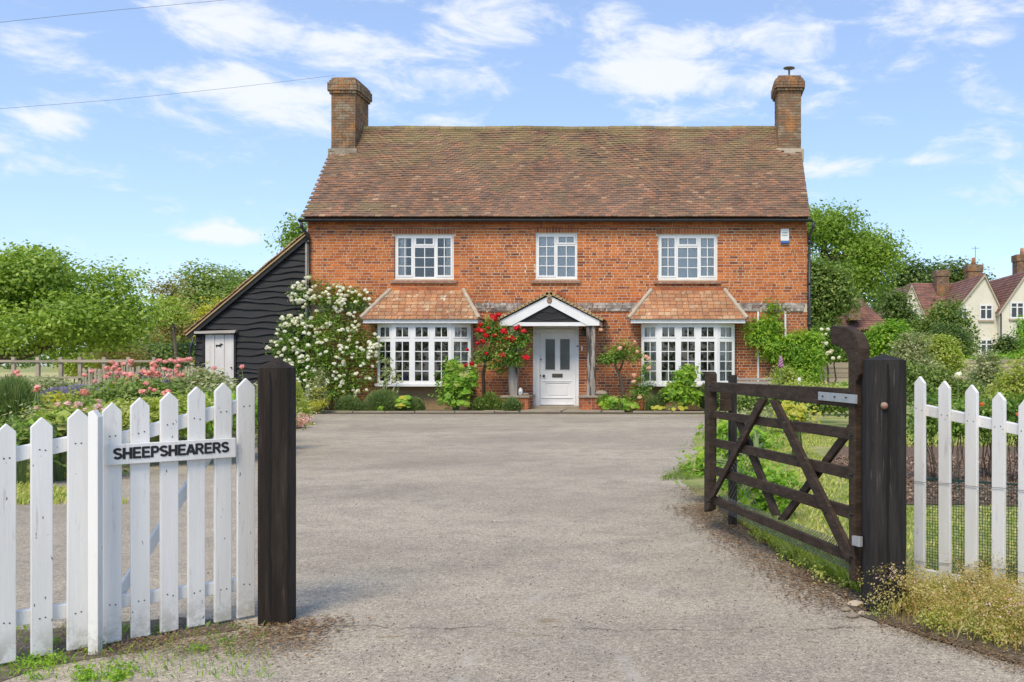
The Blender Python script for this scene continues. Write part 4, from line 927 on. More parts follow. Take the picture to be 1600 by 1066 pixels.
# corner post, verge board, roof
m_ = MB(); m_.box(Rx - .0, Rx + .09, OY - .05, OY + .1, 0, top(Rx) + .05); m_.build('corner_post', M['silverwood'], oh)
e0 = Vector((ox(292), OY - .1, oz(522))); e1 = Vector((ox(478), OY - .1, oz(366))); d = (e1 - e0).normalized(); nv = Vector((-d.z, 0, d.x))
m_ = MB(); m_.prism([e0 - nv * .17, e1 - nv * .17, e1 - nv * .07, e0 - nv * .07], (0, .035, 0)); m_.build('bargeboard', M['tar'], oh)
m_ = MB(); m_.prism([e0 - nv * .069 - Vector((0, .03, 0)), e1 - nv * .069 - Vector((0, .03, 0)), e1 - nv * .031 - Vector((0, .03, 0)), e0 - nv * .031 - Vector((0, .03, 0))], (0, .2, 0)); m_.build('undercloak', M['tile_edge'], oh)
m_ = MB(); m_.prism([e0 - nv * .03, e1 - nv * .03, e1, e0], (0, 3.4, 0)); m_.build('roof_deck', M['deck'], oh)
L = (e1 - e0).length; rows = 42; g_ = L / rows; an = math.atan2(d.z, d.x); Rm = np.array(Matrix.Rotation(-(an - .12), 3, 'Y'))
vt = [unitbox('roof_tile', (g_ * 1.6, .165, .02), M['tile_edge'] if i else M['tile_bay'], Rm) for i in range(2)]; Cc = []
for r in range(rows):
    for j in range(20):
        c = e0 + d * (g_ * (r + .5)) + nv * (.02 + .006 * math.sin(r * .7)); y = OY - .06 + j * .17 + (.08 if r % 2 and j else 0)
        if j == 0: link('roof_tile', random.choice(vt), oh, (c.x, y, c.z + random.uniform(-.006, .006)))
        else: Cc.append((c.x, y, c.z + random.uniform(-.004, .004)))
tag(np_obj('roof_tiling', boxes_np(Cc, [(g_ * 1.6, .165, .02)] * len(Cc), Rm), M['tile'], oh), kind='stuff')
# door with canopy board and dachshund sign
m_ = MB(); m_.box(dx0 - .06, dx0 - .005, OY - .06, OY + .03, 0, dz1); m_.box(dx1 + .005, dx1 + .06, OY - .06, OY + .03, 0, dz1); m_.build('door_frame', M['tar'], oh)
m_ = MB(); m_.prism([(ox(309), OY - .18, oz(522)), (ox(371), OY - .18, oz(521)), (ox(373), OY - .16, oz(516.5)), (ox(308), OY - .16, oz(518.5))], (0, .2, .02)); m_.build('door_hood', M['silverwood'], oh)
wd = simple('white_limed_door', (.72, .7, .66), (.62, .58, .54), .7, 5, stretch=(2, 1, .3), c3=(.45, .38, .34), t3=(.62, .75))
m_ = MB(); m_.box(dx0, dx1, OY - .012, OY + .02, .05, dz1 - .01); dro = m_.build('door', M['mortar_dark'], oh)
for i in range(3):
    w_ = (dx1 - dx0) / 3; m_ = MB(); m_.box(dx0 + i * w_ + .006, dx0 + (i + 1) * w_ - .006, OY - .036, OY - .013, .06, dz1 - .02); m_.build('plank', wd, dro)
m_ = MB(); m_.box(dx0 + .02, dx1 - .02, OY - .056, OY - .037, oz(595), oz(590)); m_.build('cross_rail', wd, dro)
m_ = MB(); p = P(363, 574.5, OY); m_.tube([(p.x, OY - .037, p.z), (p.x, OY - .08, p.z)], .018, 8); m_.build('handle', M['black'], dro)
dog = [(-.5,.05),(-.46,.22),(-.3,.24),(.1,.23),(.28,.28),(.36,.46),(.5,.48),(.6,.38),(.78,.32),(.78,.24),(.6,.2),(.5,.12),(.46,-.0),(.42,-.2),(.34,-.2),(.34,-.02),(.2,-.06),(-.1,-.06),(-.3,.0),(-.32,-.2),(-.41,-.2),(-.43,-.02)]
c = P(343.5, 541, OY); m_ = MB(); s_ = .155; m_.prism([(c.x + (a - .1) * s_, OY - .048, c.z + b * s_) for a, b in dog], (0, .01, 0)); tag(m_.build('dog_sign', M['letter']), 'small black sausage dog silhouette fixed to the pale plank door of the outhouse', 'sign')
# pipe running down at the left corner
m_ = MB(); m_.tube([P(303, 527, OY - .15), P(297, 545, OY - .15), P(303, 590, OY - .12), P(305, 620, OY - .1)], .03, 8); m_.build('drainpipe', M['black'], oh, smooth=True)
# ------------------------------------------------------------------ gate posts
def gate_post(px0, px1, pyt, pyb, Y, wd_, dp, rot, mat, label, crackpx, pyr=.045, lean=0):
    b0 = (px0 + px1) / 2; x = (b0 - PX) / F * Y; ztop = EYE + (PY - pyt) / F * Y
    t = thing('gate_post', label, 'gate post', (x, Y + dp / 2, 0)); cr, sr = math.cos(rot), math.sin(rot)
    def T(u, v, z): return Vector((x + u * cr - v * sr + lean * z, Y + dp / 2 + u * sr + v * cr, z))
    hw, hd_ = wd_ / 2, dp / 2; ch = .012; sec = [(-hw, -hd_ + ch), (-hw + ch, -hd_), (hw - ch, -hd_), (hw, -hd_ + ch), (hw, hd_ - ch), (hw - ch, hd_), (-hw + ch, hd_), (-hw, hd_ - ch)]
    m_ = MB(); vs = []; zs = [-.15] + [ztop * k / 10 for k in range(11)]; zs[-1] = ztop - pyr
    for z in zs: s_ = 1 + random.uniform(-.006, .006); vs += [T(u * s_, v * s_, z) for u, v in sec]
    n = 8; fs = [(i * n + k, i * n + (k + 1) % n, (i + 1) * n + (k + 1) % n, (i + 1) * n + k) for i in range(len(zs) - 1) for k in range(n)]
    vs.append(T(0, 0, ztop)); tp = len(vs) - 1; b_ = (len(zs) - 1) * n; fs += [(b_ + k, b_ + (k + 1) % n, tp) for k in range(n)]
    m_.add(vs, fs); m_.build('shaft', mat, t)
    c = MB(); pts = []
    for k_ in range(22):
        z = ztop - pyr - .02 - (ztop * .93) * k_ / 21; u = crackpx * wd_ + .0025 * math.sin(k_ * .35) + random.uniform(-.0022, .0022); w_ = (.0035 + .003 * abs(math.sin(k_ * .45))) * (1.0 if wd_ < .16 else 1.25) ; pts.append((u, z, w_ * (1 if k_ < 20 else .4)))
    vs = []; 
    for u, z, w_ in pts: vs += [T(u - w_, -hd_ - .0015, z), T(u + w_, -hd_ - .0015, z)]
    c.add(vs, [(2 * i, 2 * i + 1, 2 * i + 3, 2 * i + 2) for i in range(len(pts) - 1)]); c.build('split', M['crack'], t)
    return t, T
lp_, TL = gate_post(397, 448, 558, 976, 4.27, .142, .142, .2, M['post_brown'], 'dark brown square gate post with a pointed top, left of the driveway opening', -.1, .05)
rp_, TR = gate_post(1355, 1418, 553, 957, 4.49, .192, .19, -.02, M['post_black'], 'cracked black square gate post right of the driveway, with a bolt head near its top', .03, .03)
m_ = MB(); p = P(1381, 634, 4.49); m_.tube([p, p + Vector((0, -.018, 0)), p + Vector((0, -.026, 0))], [.018, .017, .006], 10); m_.build('bolt', M['sillbrick'], rp_, smooth=True)
# ------------------------------------------------------------------ white pickets
def picket(parent, px, pyt, pyb, wpx, dirv, name='picket'):
    Y = F * EYE / (pyb - PY); s = Y / F; x = (px - PX) * s; zt = EYE + (PY - pyt) * s; w = wpx * s / 2 * 1.02; dirv = Vector(dirv).normalized(); nrm = Vector((dirv.y, -dirv.x, 0)); tp = w * 1.05
    c = Vector((x, Y, 0)); lean = random.uniform(-.004, .004)
    poly = [c - dirv * w + Vector((0, 0, .012)), c + dirv * w + Vector((0, 0, .012)), c + dirv * (w + lean) + Vector((0, 0, zt - tp)), c + dirv * lean + Vector((0, 0, zt)), c - dirv * (w - lean) + Vector((0, 0, zt - tp))]
    m_ = MB(); m_.prism([p + nrm * .0 for p in poly], -nrm * .02); return m_.build(name, M['picket'], parent, bevel=.0025)
def line_y(px, a, b):  # 1/Y is linear in px along a straight fence
    (pa, Ya), (pb, Yb) = a, b; k = (px - pa) / (pb - pa); return 1 / ((1 - k) / Ya + k / Yb)
def rail(parent, pts, hpx, la, lb, off, name='rail', th=.035, mat=None):
    a, b = [P(px, py, line_y(px, la, lb)) for px, py in pts]; dv_ = (b - a); dh = Vector((dv_.x, dv_.y, 0)).normalized(); nrm = Vector((dh.y, -dh.x, 0)); 
    ha, hb = [hpx * line_y(px, la, lb) / F / 2 for px, _ in pts]
    up = Vector((0, 0, 1)); m_ = MB(); m_.prism([a - up * ha, b - up * hb, b + up * hb, a + up * ha], -nrm * th); 
    m_.v = [tuple(Vector(v) - nrm * off) for v in m_.v]; return m_.build(name, mat or M['picket'], parent, bevel=.003)
def lin(px, a, ya_, b, yb_): return ya_ + (yb_ - ya_) * (px - a) / (b - a)
ya, yb = (10, F * EYE / (1041 - PY)), (385, F * EYE / (968 - PY))
pA, pB = P(ya[0], 900, ya[1]), P(yb[0], 900, yb[1]); dL = Vector((pB.x - pA.x, pB.y - pA.y, 0)).normalized()
fl_ = thing('picket_fence', 'white picket fence running out of the left edge of the photo beside the named gate', 'fence', (pA.x, pA.y, 0))
for px, t, b, w in [(-98, 682, 1062, 25), (-44, 673, 1052, 25), (10, 662, 1041, 25), (66, 652, 1029, 28), (122, 639, 1018, 28)]: picket(fl_, px, t, lin(px, 10, 1041, 385, 968), w, dL)
rail(fl_, [(-120, 741), (140, 688)], 23, ya, yb, .021); rail(fl_, [(-120, 991), (140, 952)], 23, ya, yb, .021)
hp = thing('fence_post', 'white square fence post at the hinge side of the small named gate', 'post', (0, 0, 0)); 
m_ = MB(); Yp = F * EYE / (1026 - PY) + .02; p0, p1 = P(137, 641, Yp), P(153, 641, Yp); m_.prism([(p0.x, Yp, -.05), (p1.x, Yp, -.05), (p1.x, Yp, p1.z - .03), ((p0.x + p1.x) / 2, Yp, p1.z), (p0.x, Yp, p0.z - .01)], (-.01, .05, 0))
bpy.data.objects.remove(hp); ho = m_.build('fence_post', M['picket'], None, bevel=.003); tag(ho, 'white square fence post at the hinge side of the small named gate', 'post')
gt_ = thing('garden_gate', 'small white picket garden gate with a name board across its top', 'gate', tuple(G(280, 990)))
for px, t, b, w in [(175.5, 629, 1007, 26), (220.5, 621, 1000, 26), (265.5, 612.5, 992, 25), (307.5, 604, 983, 24.5), (349, 598, 978, 24.5), (385, 591, 970, 26)]: picket(gt_, px, t, lin(px, 10, 1041, 385, 968), w, dL)
rail(gt_, [(166, 694), (388, 632)], 21, ya, yb, .021); rail(gt_, [(166, 945), (388, 914)], 20, ya, yb, .021)
rail(gt_, [(188, 944), (372, 655)], 26, ya, yb, .062, name='brace', th=.03)
# the name board, in front of the pickets
sgA, sgB = P(163, 711, line_y(163, ya, yb)), P(366, 699, line_y(366, ya, yb)); nL = Vector((dL.y, -dL.x, 0))
sA = [P(163, 695, line_y(163, ya, yb)), P(163, 727, line_y(163, ya, yb)), P(366, 714, line_y(366, ya, yb)), P(366, 684, line_y(366, ya, yb))]
m_ = MB(); m_.prism([p + nL * .004 for p in sA], nL * .016); sg = m_.build('name_board', M['picket'], None, bevel=.002); tag(sg, 'long white name board with black capitals reading SHEEPSHEARERS fixed across the small gate', 'sign')
# bold block capitals, each letter cut from flat strokes
def stroke(m_, pts, w, T, th):
    n = len(pts); L_, R_ = [], []
    for k_, p in enumerate(pts):
        a = Vector(pts[max(k_ - 1, 0)]); b = Vector(pts[min(k_ + 1, n - 1)]); t = (b - a).normalized(); nn_ = Vector((-t.y, t.x)); ww = w / 2
        if 0 < k_ < n - 1:
            t1 = (Vector(p) - Vector(pts[k_ - 1])).normalized(); ww = w / 2 / max(.5, nn_.dot(Vector((-t1.y, t1.x))))
        L_.append(Vector(p) + nn_ * ww); R_.append(Vector(p) - nn_ * ww)
    for k_ in range(n - 1): m_.prism([T(R_[k_]), T(R_[k_ + 1]), T(L_[k_ + 1]), T(L_[k_])], th)
def arcp(cx, cy, rx, ry, a0, a1, n=8): return [(cx + rx * math.cos(math.radians(a0 + (a1 - a0) * i / n)), cy + ry * math.sin(math.radians(a0 + (a1 - a0) * i / n))) for i in range(n + 1)]
bw_ = .235
GL = {'S': (.72, [arcp(.35, .72, .25, .185, 20, 270, 10)[:-1] + arcp(.35, .29, .26, .195, 90, -160, 10)], .215),
      'H': (.78, [[(.12, 0), (.12, 1)], [(.64, 0), (.64, 1)], [(.12, .5), (.64, .5)]], bw_), 'E': (.72, [[(.12, 0), (.12, 1)], [(.12, .915), (.66, .915)], [(.12, .51), (.62, .51)], [(.12, .085), (.68, .085)]], .21),
      'P': (.72, [[(.12, 0), (.12, 1)], [(.12, .915)] + arcp(.38, .69, .21, .225, 90, -90, 8) + [(.12, .465)]], .215), 'A': (.76, [[(.06, 0), (.36, .96)], [(.70, 0), (.40, .96)], [(.18, .3), (.58, .3)]], bw_),
      'R': (.78, [[(.12, 0), (.12, 1)], [(.12, .915)] + arcp(.42, .7, .2, .215, 90, -90, 8) + [(.12, .485)], [(.40, .46), (.68, 0)]], .215)}
ta = P(174.5, 718, line_y(174.5, ya, yb)); tb_ = P(355.5, 706, line_y(355.5, ya, yb)); ud = tb_ - ta; H_ = 17 * line_y(260, ya, yb) / F; word = 'SHEEPSHEARERS'; tot = sum(GL[c_][0] for c_ in word); sc_w = ud.length / tot; uu = ud.normalized(); x_ = 0
for c_ in word:
    wd_, sts, sw_ = GL[c_]; m_ = MB()
    for q_, st_ in enumerate(sts):
        stroke(m_, st_, sw_, lambda p: ta + uu * ((x_ + p[0]) * sc_w) + Vector((0, 0, 1)) * (p[1] * H_) + nL * (.0205 + q_ * .0002), nL * .0015)
    m_.build('letter', M['letter'], sg); x_ += wd_
# right-hand fence
yr, yr2 = (1436, F * EYE / (912 - PY)), (1597, F * EYE / (952 - PY)); qA, qB = P(1436, 900, yr[1]), P(1597, 900, yr2[1]); dR = Vector((qB.x - qA.x, qB.y - qA.y, 0)).normalized()
fr_ = thing('picket_fence', 'white picket fence with green netting to the right of the black gate post', 'fence', (qA.x, qA.y, 0))
for px, t, b, w in [(1435.5, 588, 912, 19.5), (1475, 595, 921, 21), (1516, 601, 929, 22), (1558.5, 613, 941, 22.5), (1600, 623, 952, 23), (1643, 632, 964, 24), (1688, 641, 977, 25)]: picket(fr_, px, t, lin(px, 1436, 912, 1597, 952), w, dR)
rail(fr_, [(1424, 638), (1720, 700)], 17, yr, yr2, .021); rail(fr_, [(1424, 897), (1720, 953)], 18, yr, yr2, .021)
m_ = MB(); off = Vector((-dR.y, dR.x, 0)) * .07
def FR(px, py): return P(px, py, line_y(px, yr, yr2)) + off
for i in range(75):
    px = 1419 + i * 4.1; m_.bar(FR(px, 748 + (px - 1419) * .07), FR(px, 892 + (px - 1419) * .17), .0022, .0022)
for j in range(34):
    k_ = j / 33; m_.bar(FR(1419, 748 + 144 * k_), FR(1719, 769 + 174 * k_), .0022, .0022)
m_.bar(FR(1419, 748), FR(1719, 769), .007, .01); m_.bar(FR(1419, 892), FR(1719, 943), .006, .008)
tag(m_.build('netting', M['net_green'], fr_), kind='stuff')
for s_ in ((1424, 751, 1700, 775), (1424, 875, 1700, 905)):
    m_ = MB(); m_.tube([P(s_[0] + (s_[2] - s_[0]) * i / 12, s_[1] + (s_[3] - s_[1]) * i / 12 + 1.2 * math.sin(i * 1.7), line_y(s_[0] + (s_[2] - s_[0]) * i / 12, yr, yr2)) + Vector((dR.y, -dR.x, 0)) * .006 for i in range(13)], .0016, 5); m_.build('wire', M['wire'], fr_)
# ------------------------------------------------------------------ the open five-bar gate
gh, gf = (1343, 4.66), (1116, 6.62)
gA, gB = P(gh[0], 900, gh[1]), P(gf[0], 900, gf[1]); dG = Vector((gB.x - gA.x, gB.y - gA.y, 0)).normalized(); nG = Vector((dG.y, -dG.x, 0)); 
if nG.x > 0: nG = -nG       # faces the drive
fg = thing('field_gate', 'dark timber five-bar gate standing open at the right, with a curved heel', 'gate', (gA.x, gA.y, 0))
def GP(px, py): return P(px, py, line_y(px, gh, gf))
def plate(name, pts, off, th, mat='gate', bev=.004, parent=None):
    m_ = MB(); m_.prism([GP(*p) + nG * off for p in pts], -nG * th); return m_.build(name, M[mat], parent or fg, bevel=bev)
plate('rail', [(1113, 597), (1337, 607.5), (1337, 637.5), (1113, 611.5)], .028, .05)
for q in ([(1117, 642), (1337, 670), (1337, 688.5), (1117, 653.5)], [(1117, 685), (1337, 732.5), (1337, 751), (1117, 698)], [(1117, 728.5), (1337, 793.5), (1337, 813.5), (1117, 742)], [(1117, 775), (1337, 866), (1337, 881), (1117, 788)]):
    plate('rail', q, .012, .024)
plate('toe_stile', [(1107, 584), (1109, 581), (1113, 581), (1115.5, 584.5), (1114, 796), (1106, 800)], .03, .055)
# heel with the swept head
hs = [(1334, 905), (1343, 909), (1344, 600), (1351, 585), (1351, 545), (1348, 530), (1340, 518), (1328, 511), (1306, 508.5), (1304, 522), (1307, 538), (1318, 541), (1327, 548), (1333, 560)]
plate('heel_stile', hs, .03, .06, bev=.006)
plate('brace', [(1193, 622), (1204, 624), (1122, 775), (1110, 786)], .036, .024)
plate('brace', [(1209, 624), (1221, 626), (1338, 858), (1336, 880), (1330, 876)], .036, .024)
plate('rear_brace', [(1337, 642), (1337, 660), (1222, 814), (1211, 812)], -.013, .024)
plate('rear_brace', [(1142, 650), (1152, 651), (1212, 806), (1202, 806)], -.013, .024)
o_ = plate('hinge_strap', [(1289, 612), (1350, 617), (1350, 631), (1289, 625)], .042, .006, 'metal', .001)
for px in (1297, 1316, 1334): m_ = MB(); p = GP(px, 619 + (px - 1297) * .06) + nG * .042; m_.tube([p, p + nG * .007], .005, 6); m_.build('bolt', M['black'], o_)
plate('hinge', [(1346, 836), (1358, 838), (1358, 854), (1346, 851)], .055, .02, 'metal', .002)
for px, py in [(1117, 603), (1117, 648), (1117, 691), (1117, 735), (1117, 782), (1340, 680), (1340, 742), (1340, 804), (1340, 870), (1163, 700), (1257, 722), (1300, 800), (1180, 667)]:
    m_ = MB(); p = GP(px, py) + nG * .05; m_.tube([p - nG * .02, p + nG * .001], .006, 6); m_.build('bolt', M['black'], fg)
m_ = MB()       # diagonal wire mesh along the lower bars, on the far side
for i in range(-28, 60):
    for s_ in (1, -1):
        pts = []
        for t in (0, 1):
            u = 1119 + i * 4 + (t * 30 * s_ if s_ > 0 else -t * 30 + 30); u = min(max(u, 1119), 1334); 
            yy0 = 690 + (u - 1119) * .24; yy1 = 797 + (u - 1119) * .47
            pts.append(GP(u, yy1 if t == 0 else yy1 - 24 - 20 * ((u - 1119) / 215)))
        if (pts[0] - pts[1]).length > .03: m_.bar(pts[0] - nG * .02, pts[1] - nG * .02, .0022, .0022)
for i in range(-8, 12):
    for s_ in (1, -1):
        u0, u1 = 1123 + i * 5, 1123 + i * 5 + s_ * 45
        if 1122 < u0 < 1185 and 1122 < u1 < 1190: m_.bar(GP(u0, 790) - nG * .025, GP(u1, 700) - nG * .025, .0022, .0022)
tag(m_.build('wire_mesh', M['wire'], fg), kind='stuff')
# stop post behind the far end of the gate
sp_ = thing('stop_post', 'short black post with a small board behind the far end of the open field gate', 'post', (.4, 6.9, 0))
m_ = MB(); a, b = P(1138, 586, 6.9), P(1151, 586, 6.9); m_.box(a.x, b.x, 6.85, 6.93, -.05, a.z); m_.build('shaft', M['post_black'], sp_, bevel=.004)
m_ = MB(); a, b = P(1125, 613, 6.85), P(1143, 642, 6.85); m_.box(a.x, b.x, 6.83, 6.848, b.z, a.z); m_.build('board', M['gate'], sp_)
# ------------------------------------------------------------------ garden bench at the foot of the wall
bn = thing('garden_bench', 'silvery slatted garden bench half hidden behind the open field gate', 'bench', (1.9, 22.0, 0))
bY = 21.6
def bx_(px, Y=bY): return (px - PX) / F * Y
for i in range(4): z0 = EYE + (PY - 612) / F * bY + i * .085; m_ = MB(); m_.box(bx_(1152), bx_(1256), bY + .4, bY + .425, z0, z0 + .06); m_.build('slat', M['silverwood'], bn)
for i in range(4): m_ = MB(); m_.box(bx_(1152), bx_(1256), bY + .0 + i * .1, bY + .08 + i * .1, .42, .445); m_.build('slat', M['silverwood'], bn)
for px in (1154, 1204, 1252): m_ = MB(); m_.box(bx_(px) - .03, bx_(px) + .03, bY + .43, bY + .49, 0, .9); m_.build('leg', M['silverwood'], bn); m_ = MB(); m_.box(bx_(px) - .03, bx_(px) + .03, bY + .0, bY + .06, 0, .418); m_.build('leg', M['silverwood'], bn)
m_ = MB(); p = P(1249, 590, 20); m_.box(p.x - .03, p.x + .03, 20, 20.06, 0, p.z); tag(m_.build('marker_post', M['white'], None), 'thin white marker stake in front of the climber right of the bench', 'post')
# ------------------------------------------------------------------ cables in the sky
for pts, lab in (([P(-260, 70, 16), P(0, 35, 18), P(180, 16, 19.5), P(300, 5, 21), P(500, -14, 23)], 'overhead cable crossing the top left corner of the sky'), ([P(-260, 187, 20), P(0, 170, 22), P(180, 156, 23.6), P(360, 137.5, 25.2), P(524, 118, 26.8)], 'overhead cable running to the top of the left chimney')):
    m_ = MB(); m_.tube(pts, .0045, 6); tag(m_.build('overhead_cable', M['cable'], None, smooth=True), lab, 'cable')
# ------------------------------------------------------------------ fences far off
pr = thing('rail_fence', 'weathered post and rail fence between the flower garden and the pale meadow', 'fence', (-20, 25.5, 0))
FY = 25.5
for px in (-60, -20, 20, 58, 94, 124, 162, 200, 240, 278): x = (px - PX) / F * FY; m_ = MB(); m_.box(x - .045, x + .045, FY, FY + .08, 0, EYE + (PY - 558) / F * FY); m_.build('post', M['fencewood'], pr)
for zc in (1.3, .85):
    for a, b in ((-100, 20), (20, 94), (94, 200), (200, 300)): m_ = MB(); m_.box((a - PX) / F * FY, (b - PX) / F * FY, FY - .04, FY - .002, zc - .035, zc + .03 + random.uniform(-.01, .01)); m_.build('rail', M['fencewood'], pr)
pf = thing('paling_fence', 'low rustic paling fence behind the pink poppies', 'fence', (-16, 24, 0)); FY = 24
for i in range(42):
    px = 130 + i * 4.6 + random.uniform(-1, 1); x = (px - PX) / F * FY; h = EYE + (PY - random.uniform(571, 580)) / F * FY; m_ = MB(); m_.box(x - .028, x + .028, FY + random.uniform(-.01, .01), FY + .03, 0, h); m_.build('pale', M['fencewood'], pf)
for zc in (.35, .85): m_ = MB(); m_.box((128 - PX) / F * FY, (330 - PX) / F * FY, FY + .035, FY + .06, zc - .03, zc + .03); m_.build('rail', M['fencewood'], pf)
def panel_fence(px0, px1, Y, pyt, n, label):
    t = thing('panel_fence', label, 'fence', ((px0 - PX) / F * Y, Y, 0)); zt = EYE + (PY - pyt) / F * Y; w = (px1 - px0) / n
    for i in range(n):
        a, b = (px0 + i * w - PX) / F * Y, (px0 + (i + 1) * w - PX) / F * Y
        m_ = MB(); m_.box(a - .05, a + .05, Y - .03, Y + .07, 0, zt + .06); m_.build('post', M['fencewood'], t)
        z = .05
        while z < zt - .04: m_ = MB(); m_.add([(a + .05, Y + .0, z), (b - .05, Y + .0, z), (b - .05, Y + .02, z + .17), (a + .05, Y + .02, z + .17), (a + .05, Y + .012, z), (b - .05, Y + .012, z), (b - .05, Y + .03, z + .17), (a + .05, Y + .03, z + .17)], [(0,1,2,3),(4,7,6,5),(0,4,5,1),(3,2,6,7)]); m_.build('slat', M['fencewood'], t); z += .15
    return t
panel_fence(1283, 1345, 29, 567, 1, 'short weathered panel fence beside the leafy climber at the right end of the house')
panel_fence(1420, 1680, 36, 565, 5, 'long brown panel fence across the far side of the rose garden, below the cream houses')
# ------------------------------------------------------------------ neighbouring houses
def far_house(name, label, boxes, loc): pass
HY = 62.0
def hx(px, Y=HY): return (px - PX) / F * Y
def hz(py, Y=HY): return EYE + (PY - py) / F * Y
def far_window(parent, px0, px1, py0, py1, Y, n=2, z2=1):
    a, b, c, d = hx(px0, Y), hx(px1, Y), hz(py1, Y), hz(py0, Y)
    g = MB(); g.box(a + .05, b - .05, Y - .02, Y - .005, c + .05, d - .05); wo = g.build('window', M['darkglass'], parent)
    m_ = MB(); m_.box(a, b, Y - .07, Y - .022, c, c + .1); m_.box(a, b, Y - .07, Y - .022, d - .1, d); m_.box(a, a + .1, Y - .07, Y - .022, c + .1, d - .1); m_.box(b - .1, b, Y - .07, Y - .022, c + .1, d - .1)
    for i in range(1, n): xx = a + (b - a) * i / n; m_.box(xx - .05, xx + .05, Y - .065, Y - .022, c + .1, d - .1)
    if z2: zz = c + (d - c) * .68; m_.box(a + .1, b - .1, Y - .06, Y - .022, zz - .03, zz + .03)
    m_.build('frame', M['white'], wo); s_ = MB(); s_.box(a - .08, b + .08, Y - .12, Y - .001, c - .12, c - .002); s_.build('sill', M['hip'], wo)
    return wo
def slope_tiles(parent, A, B, C_, D, rows, name='roof_tiling'):
    """A,B eaves (left,right) C_,D ridge (right,left): overlapping tile courses as thin boxes"""
    A, B, C_, D = map(Vector, (A, B, C_, D)); m_ = MB()
    nrm = (B - A).cross(D - A).normalized(); nrm = nrm if nrm.z > 0 else -nrm
    for r in range(rows):
        f0, f1 = r / rows, (r + 1.25) / rows; L0, R0 = A.lerp(D, f0), B.lerp(C_, f0); f1 = min(f1, 1); L1, R1 = A.lerp(D, f1), B.lerp(C_, f1)
        n = max(1, int((R0 - L0).length / .35)); up = nrm * .03
        for i in range(n):
            a0, b0, a1, b1 = L0.lerp(R0, i / n), L0.lerp(R0, (i + .97) / n), L1.lerp(R1, i / n), L1.lerp(R1, (i + .97) / n)
            m_.add([a0 + up, b0 + up, b1, a1, a0, b0], [(0, 1, 2, 3), (4, 5, 1, 0)])
    return tag(m_.build(name, M['rooffar'], parent), kind='stuff')
ch_ = thing('cream_house', 'cream rendered house with three gables and a tiled roof beyond the garden', 'house', (18, HY, 0))
def gable(px0, pxa, px1, pye, pya, Y, dep=6):
    m_ = MB(); m_.prism([(hx(px0, Y), Y, -.1), (hx(px1, Y), Y, -.1), (hx(px1, Y), Y, hz(pye, Y)), (hx(pxa, Y), Y, hz(pya, Y)), (hx(px0, Y), Y, hz(pye, Y))], (0, dep, 0)); m_.build('wall', M['cream'], ch_)
    for a, b in ((px0 - 3, 0), (px1 + 3, 1)):
        e = Vector((hx(a, Y), Y - .15, hz(pye + 3, Y))); t = Vector((hx(pxa, Y), Y - .15, hz(pya - 2, Y))); q = Vector((0, dep + .2, 0))
        dk = MB(); dk.prism([e, t, t - Vector((0, 0, .2)), e - Vector((0, 0, .2))], q); dk.build('roof_slab', M['hip'], ch_)
        slope_tiles(ch_, e + Vector((0, 0, .03)), e + q + Vector((0, 0, .03)), t + q + Vector((0, 0, .03)), t + Vector((0, 0, .03)), 14)
gable(1404, 1424, 1445, 496, 446, HY + 3, 8); gable(1488, 1538, 1566, 490, 430, HY, 8); gable(1562, 1604, 1650, 486, 426, HY - .5, 9)
# main range between the gables
m_ = MB(); m_.box(hx(1444, HY + 4), hx(1660, HY + 4), HY + 4, HY + 11, -.1, hz(492, HY + 4)); m_.build('wall', M['cream'], ch_)
E0, E1 = Vector((hx(1426, HY + 3.6), HY + 3.6, hz(500, HY + 3.6))), Vector((hx(1660, HY + 3.6), HY + 3.6, hz(500, HY + 3.6))); T0, T1 = Vector((hx(1424, HY + 7), HY + 7.3, hz(443, HY + 7))), Vector((hx(1660, HY + 7), HY + 7.3, hz(443, HY + 7)))
dk = MB(); dk.prism([E0, T0, T0 - Vector((0, 0, .25)), E0 - Vector((0, 0, .25))], (E1.x - E0.x, 0, 0)); dk.build('roof_slab', M['rooffar'], ch_); slope_tiles(ch_, E0 + Vector((0, 0, .05)), E1 + Vector((0, 0, .05)), T1 + Vector((0, 0, .05)), T0 + Vector((0, 0, .05)), 22)
for a in [(1415, 1430, 485, 500, HY + 3), (1496, 1512, 480, 500, HY - .02), (1530, 1551, 476, 500, HY), (1531, 1551, 530, 556, HY), (1578, 1600, 472, 498, HY - .5), (1610, 1632, 472, 498, HY - .5)]: far_window(ch_, *a)
def far_chimney(parent, px0, px1, pyt, pyb, Y, pots=1):
    m_ = MB(); a, b = hx(px0, Y), hx(px1, Y); zt, zb = hz(pyt, Y), hz(pyb, Y); Cc, Ss = [], []; z = zb; k_ = 0
    while z < zt:
        ov = .06 if zt - z < .45 else 0; x = a - ov - (k_ % 2) * .11
        while x < b + ov - .05: e = min(x + .22, b + ov); s = max(x, a - ov); Cc.append(((s + e) / 2, Y + .45, z + .035)); Ss.append((e - s - .01, 1.0 + 2 * ov, .066)); x += .22
        z += .075; k_ += 1
    m_.box(a + .03, b - .03, Y - .02, Y + .9, zb, zt); co = m_.build('chimney', M['mortar_dark'], parent); tag(np_obj('chimney_brickwork', boxes_np(Cc, Ss), M['brick_chim'], co), kind='stuff')
    for i in range(pots): x = a + (b - a) * (i + .5) / pots; p_ = MB(); p_.tube([(x, Y + .45, zt), (x, Y + .45, zt + .55)], [.15, .12], 10); p_.build('chimney_pot', M['tile_bay'], co, smooth=True)
far_chimney(ch_, 1463.5, 1483, 423, 462, HY + 6, 0); far_chimney(ch_, 1513, 1535, 414, 450, HY + 3.5, 1); far_chimney(ch_, 1589, 1612, 399, 450, HY + 2.5, 1)
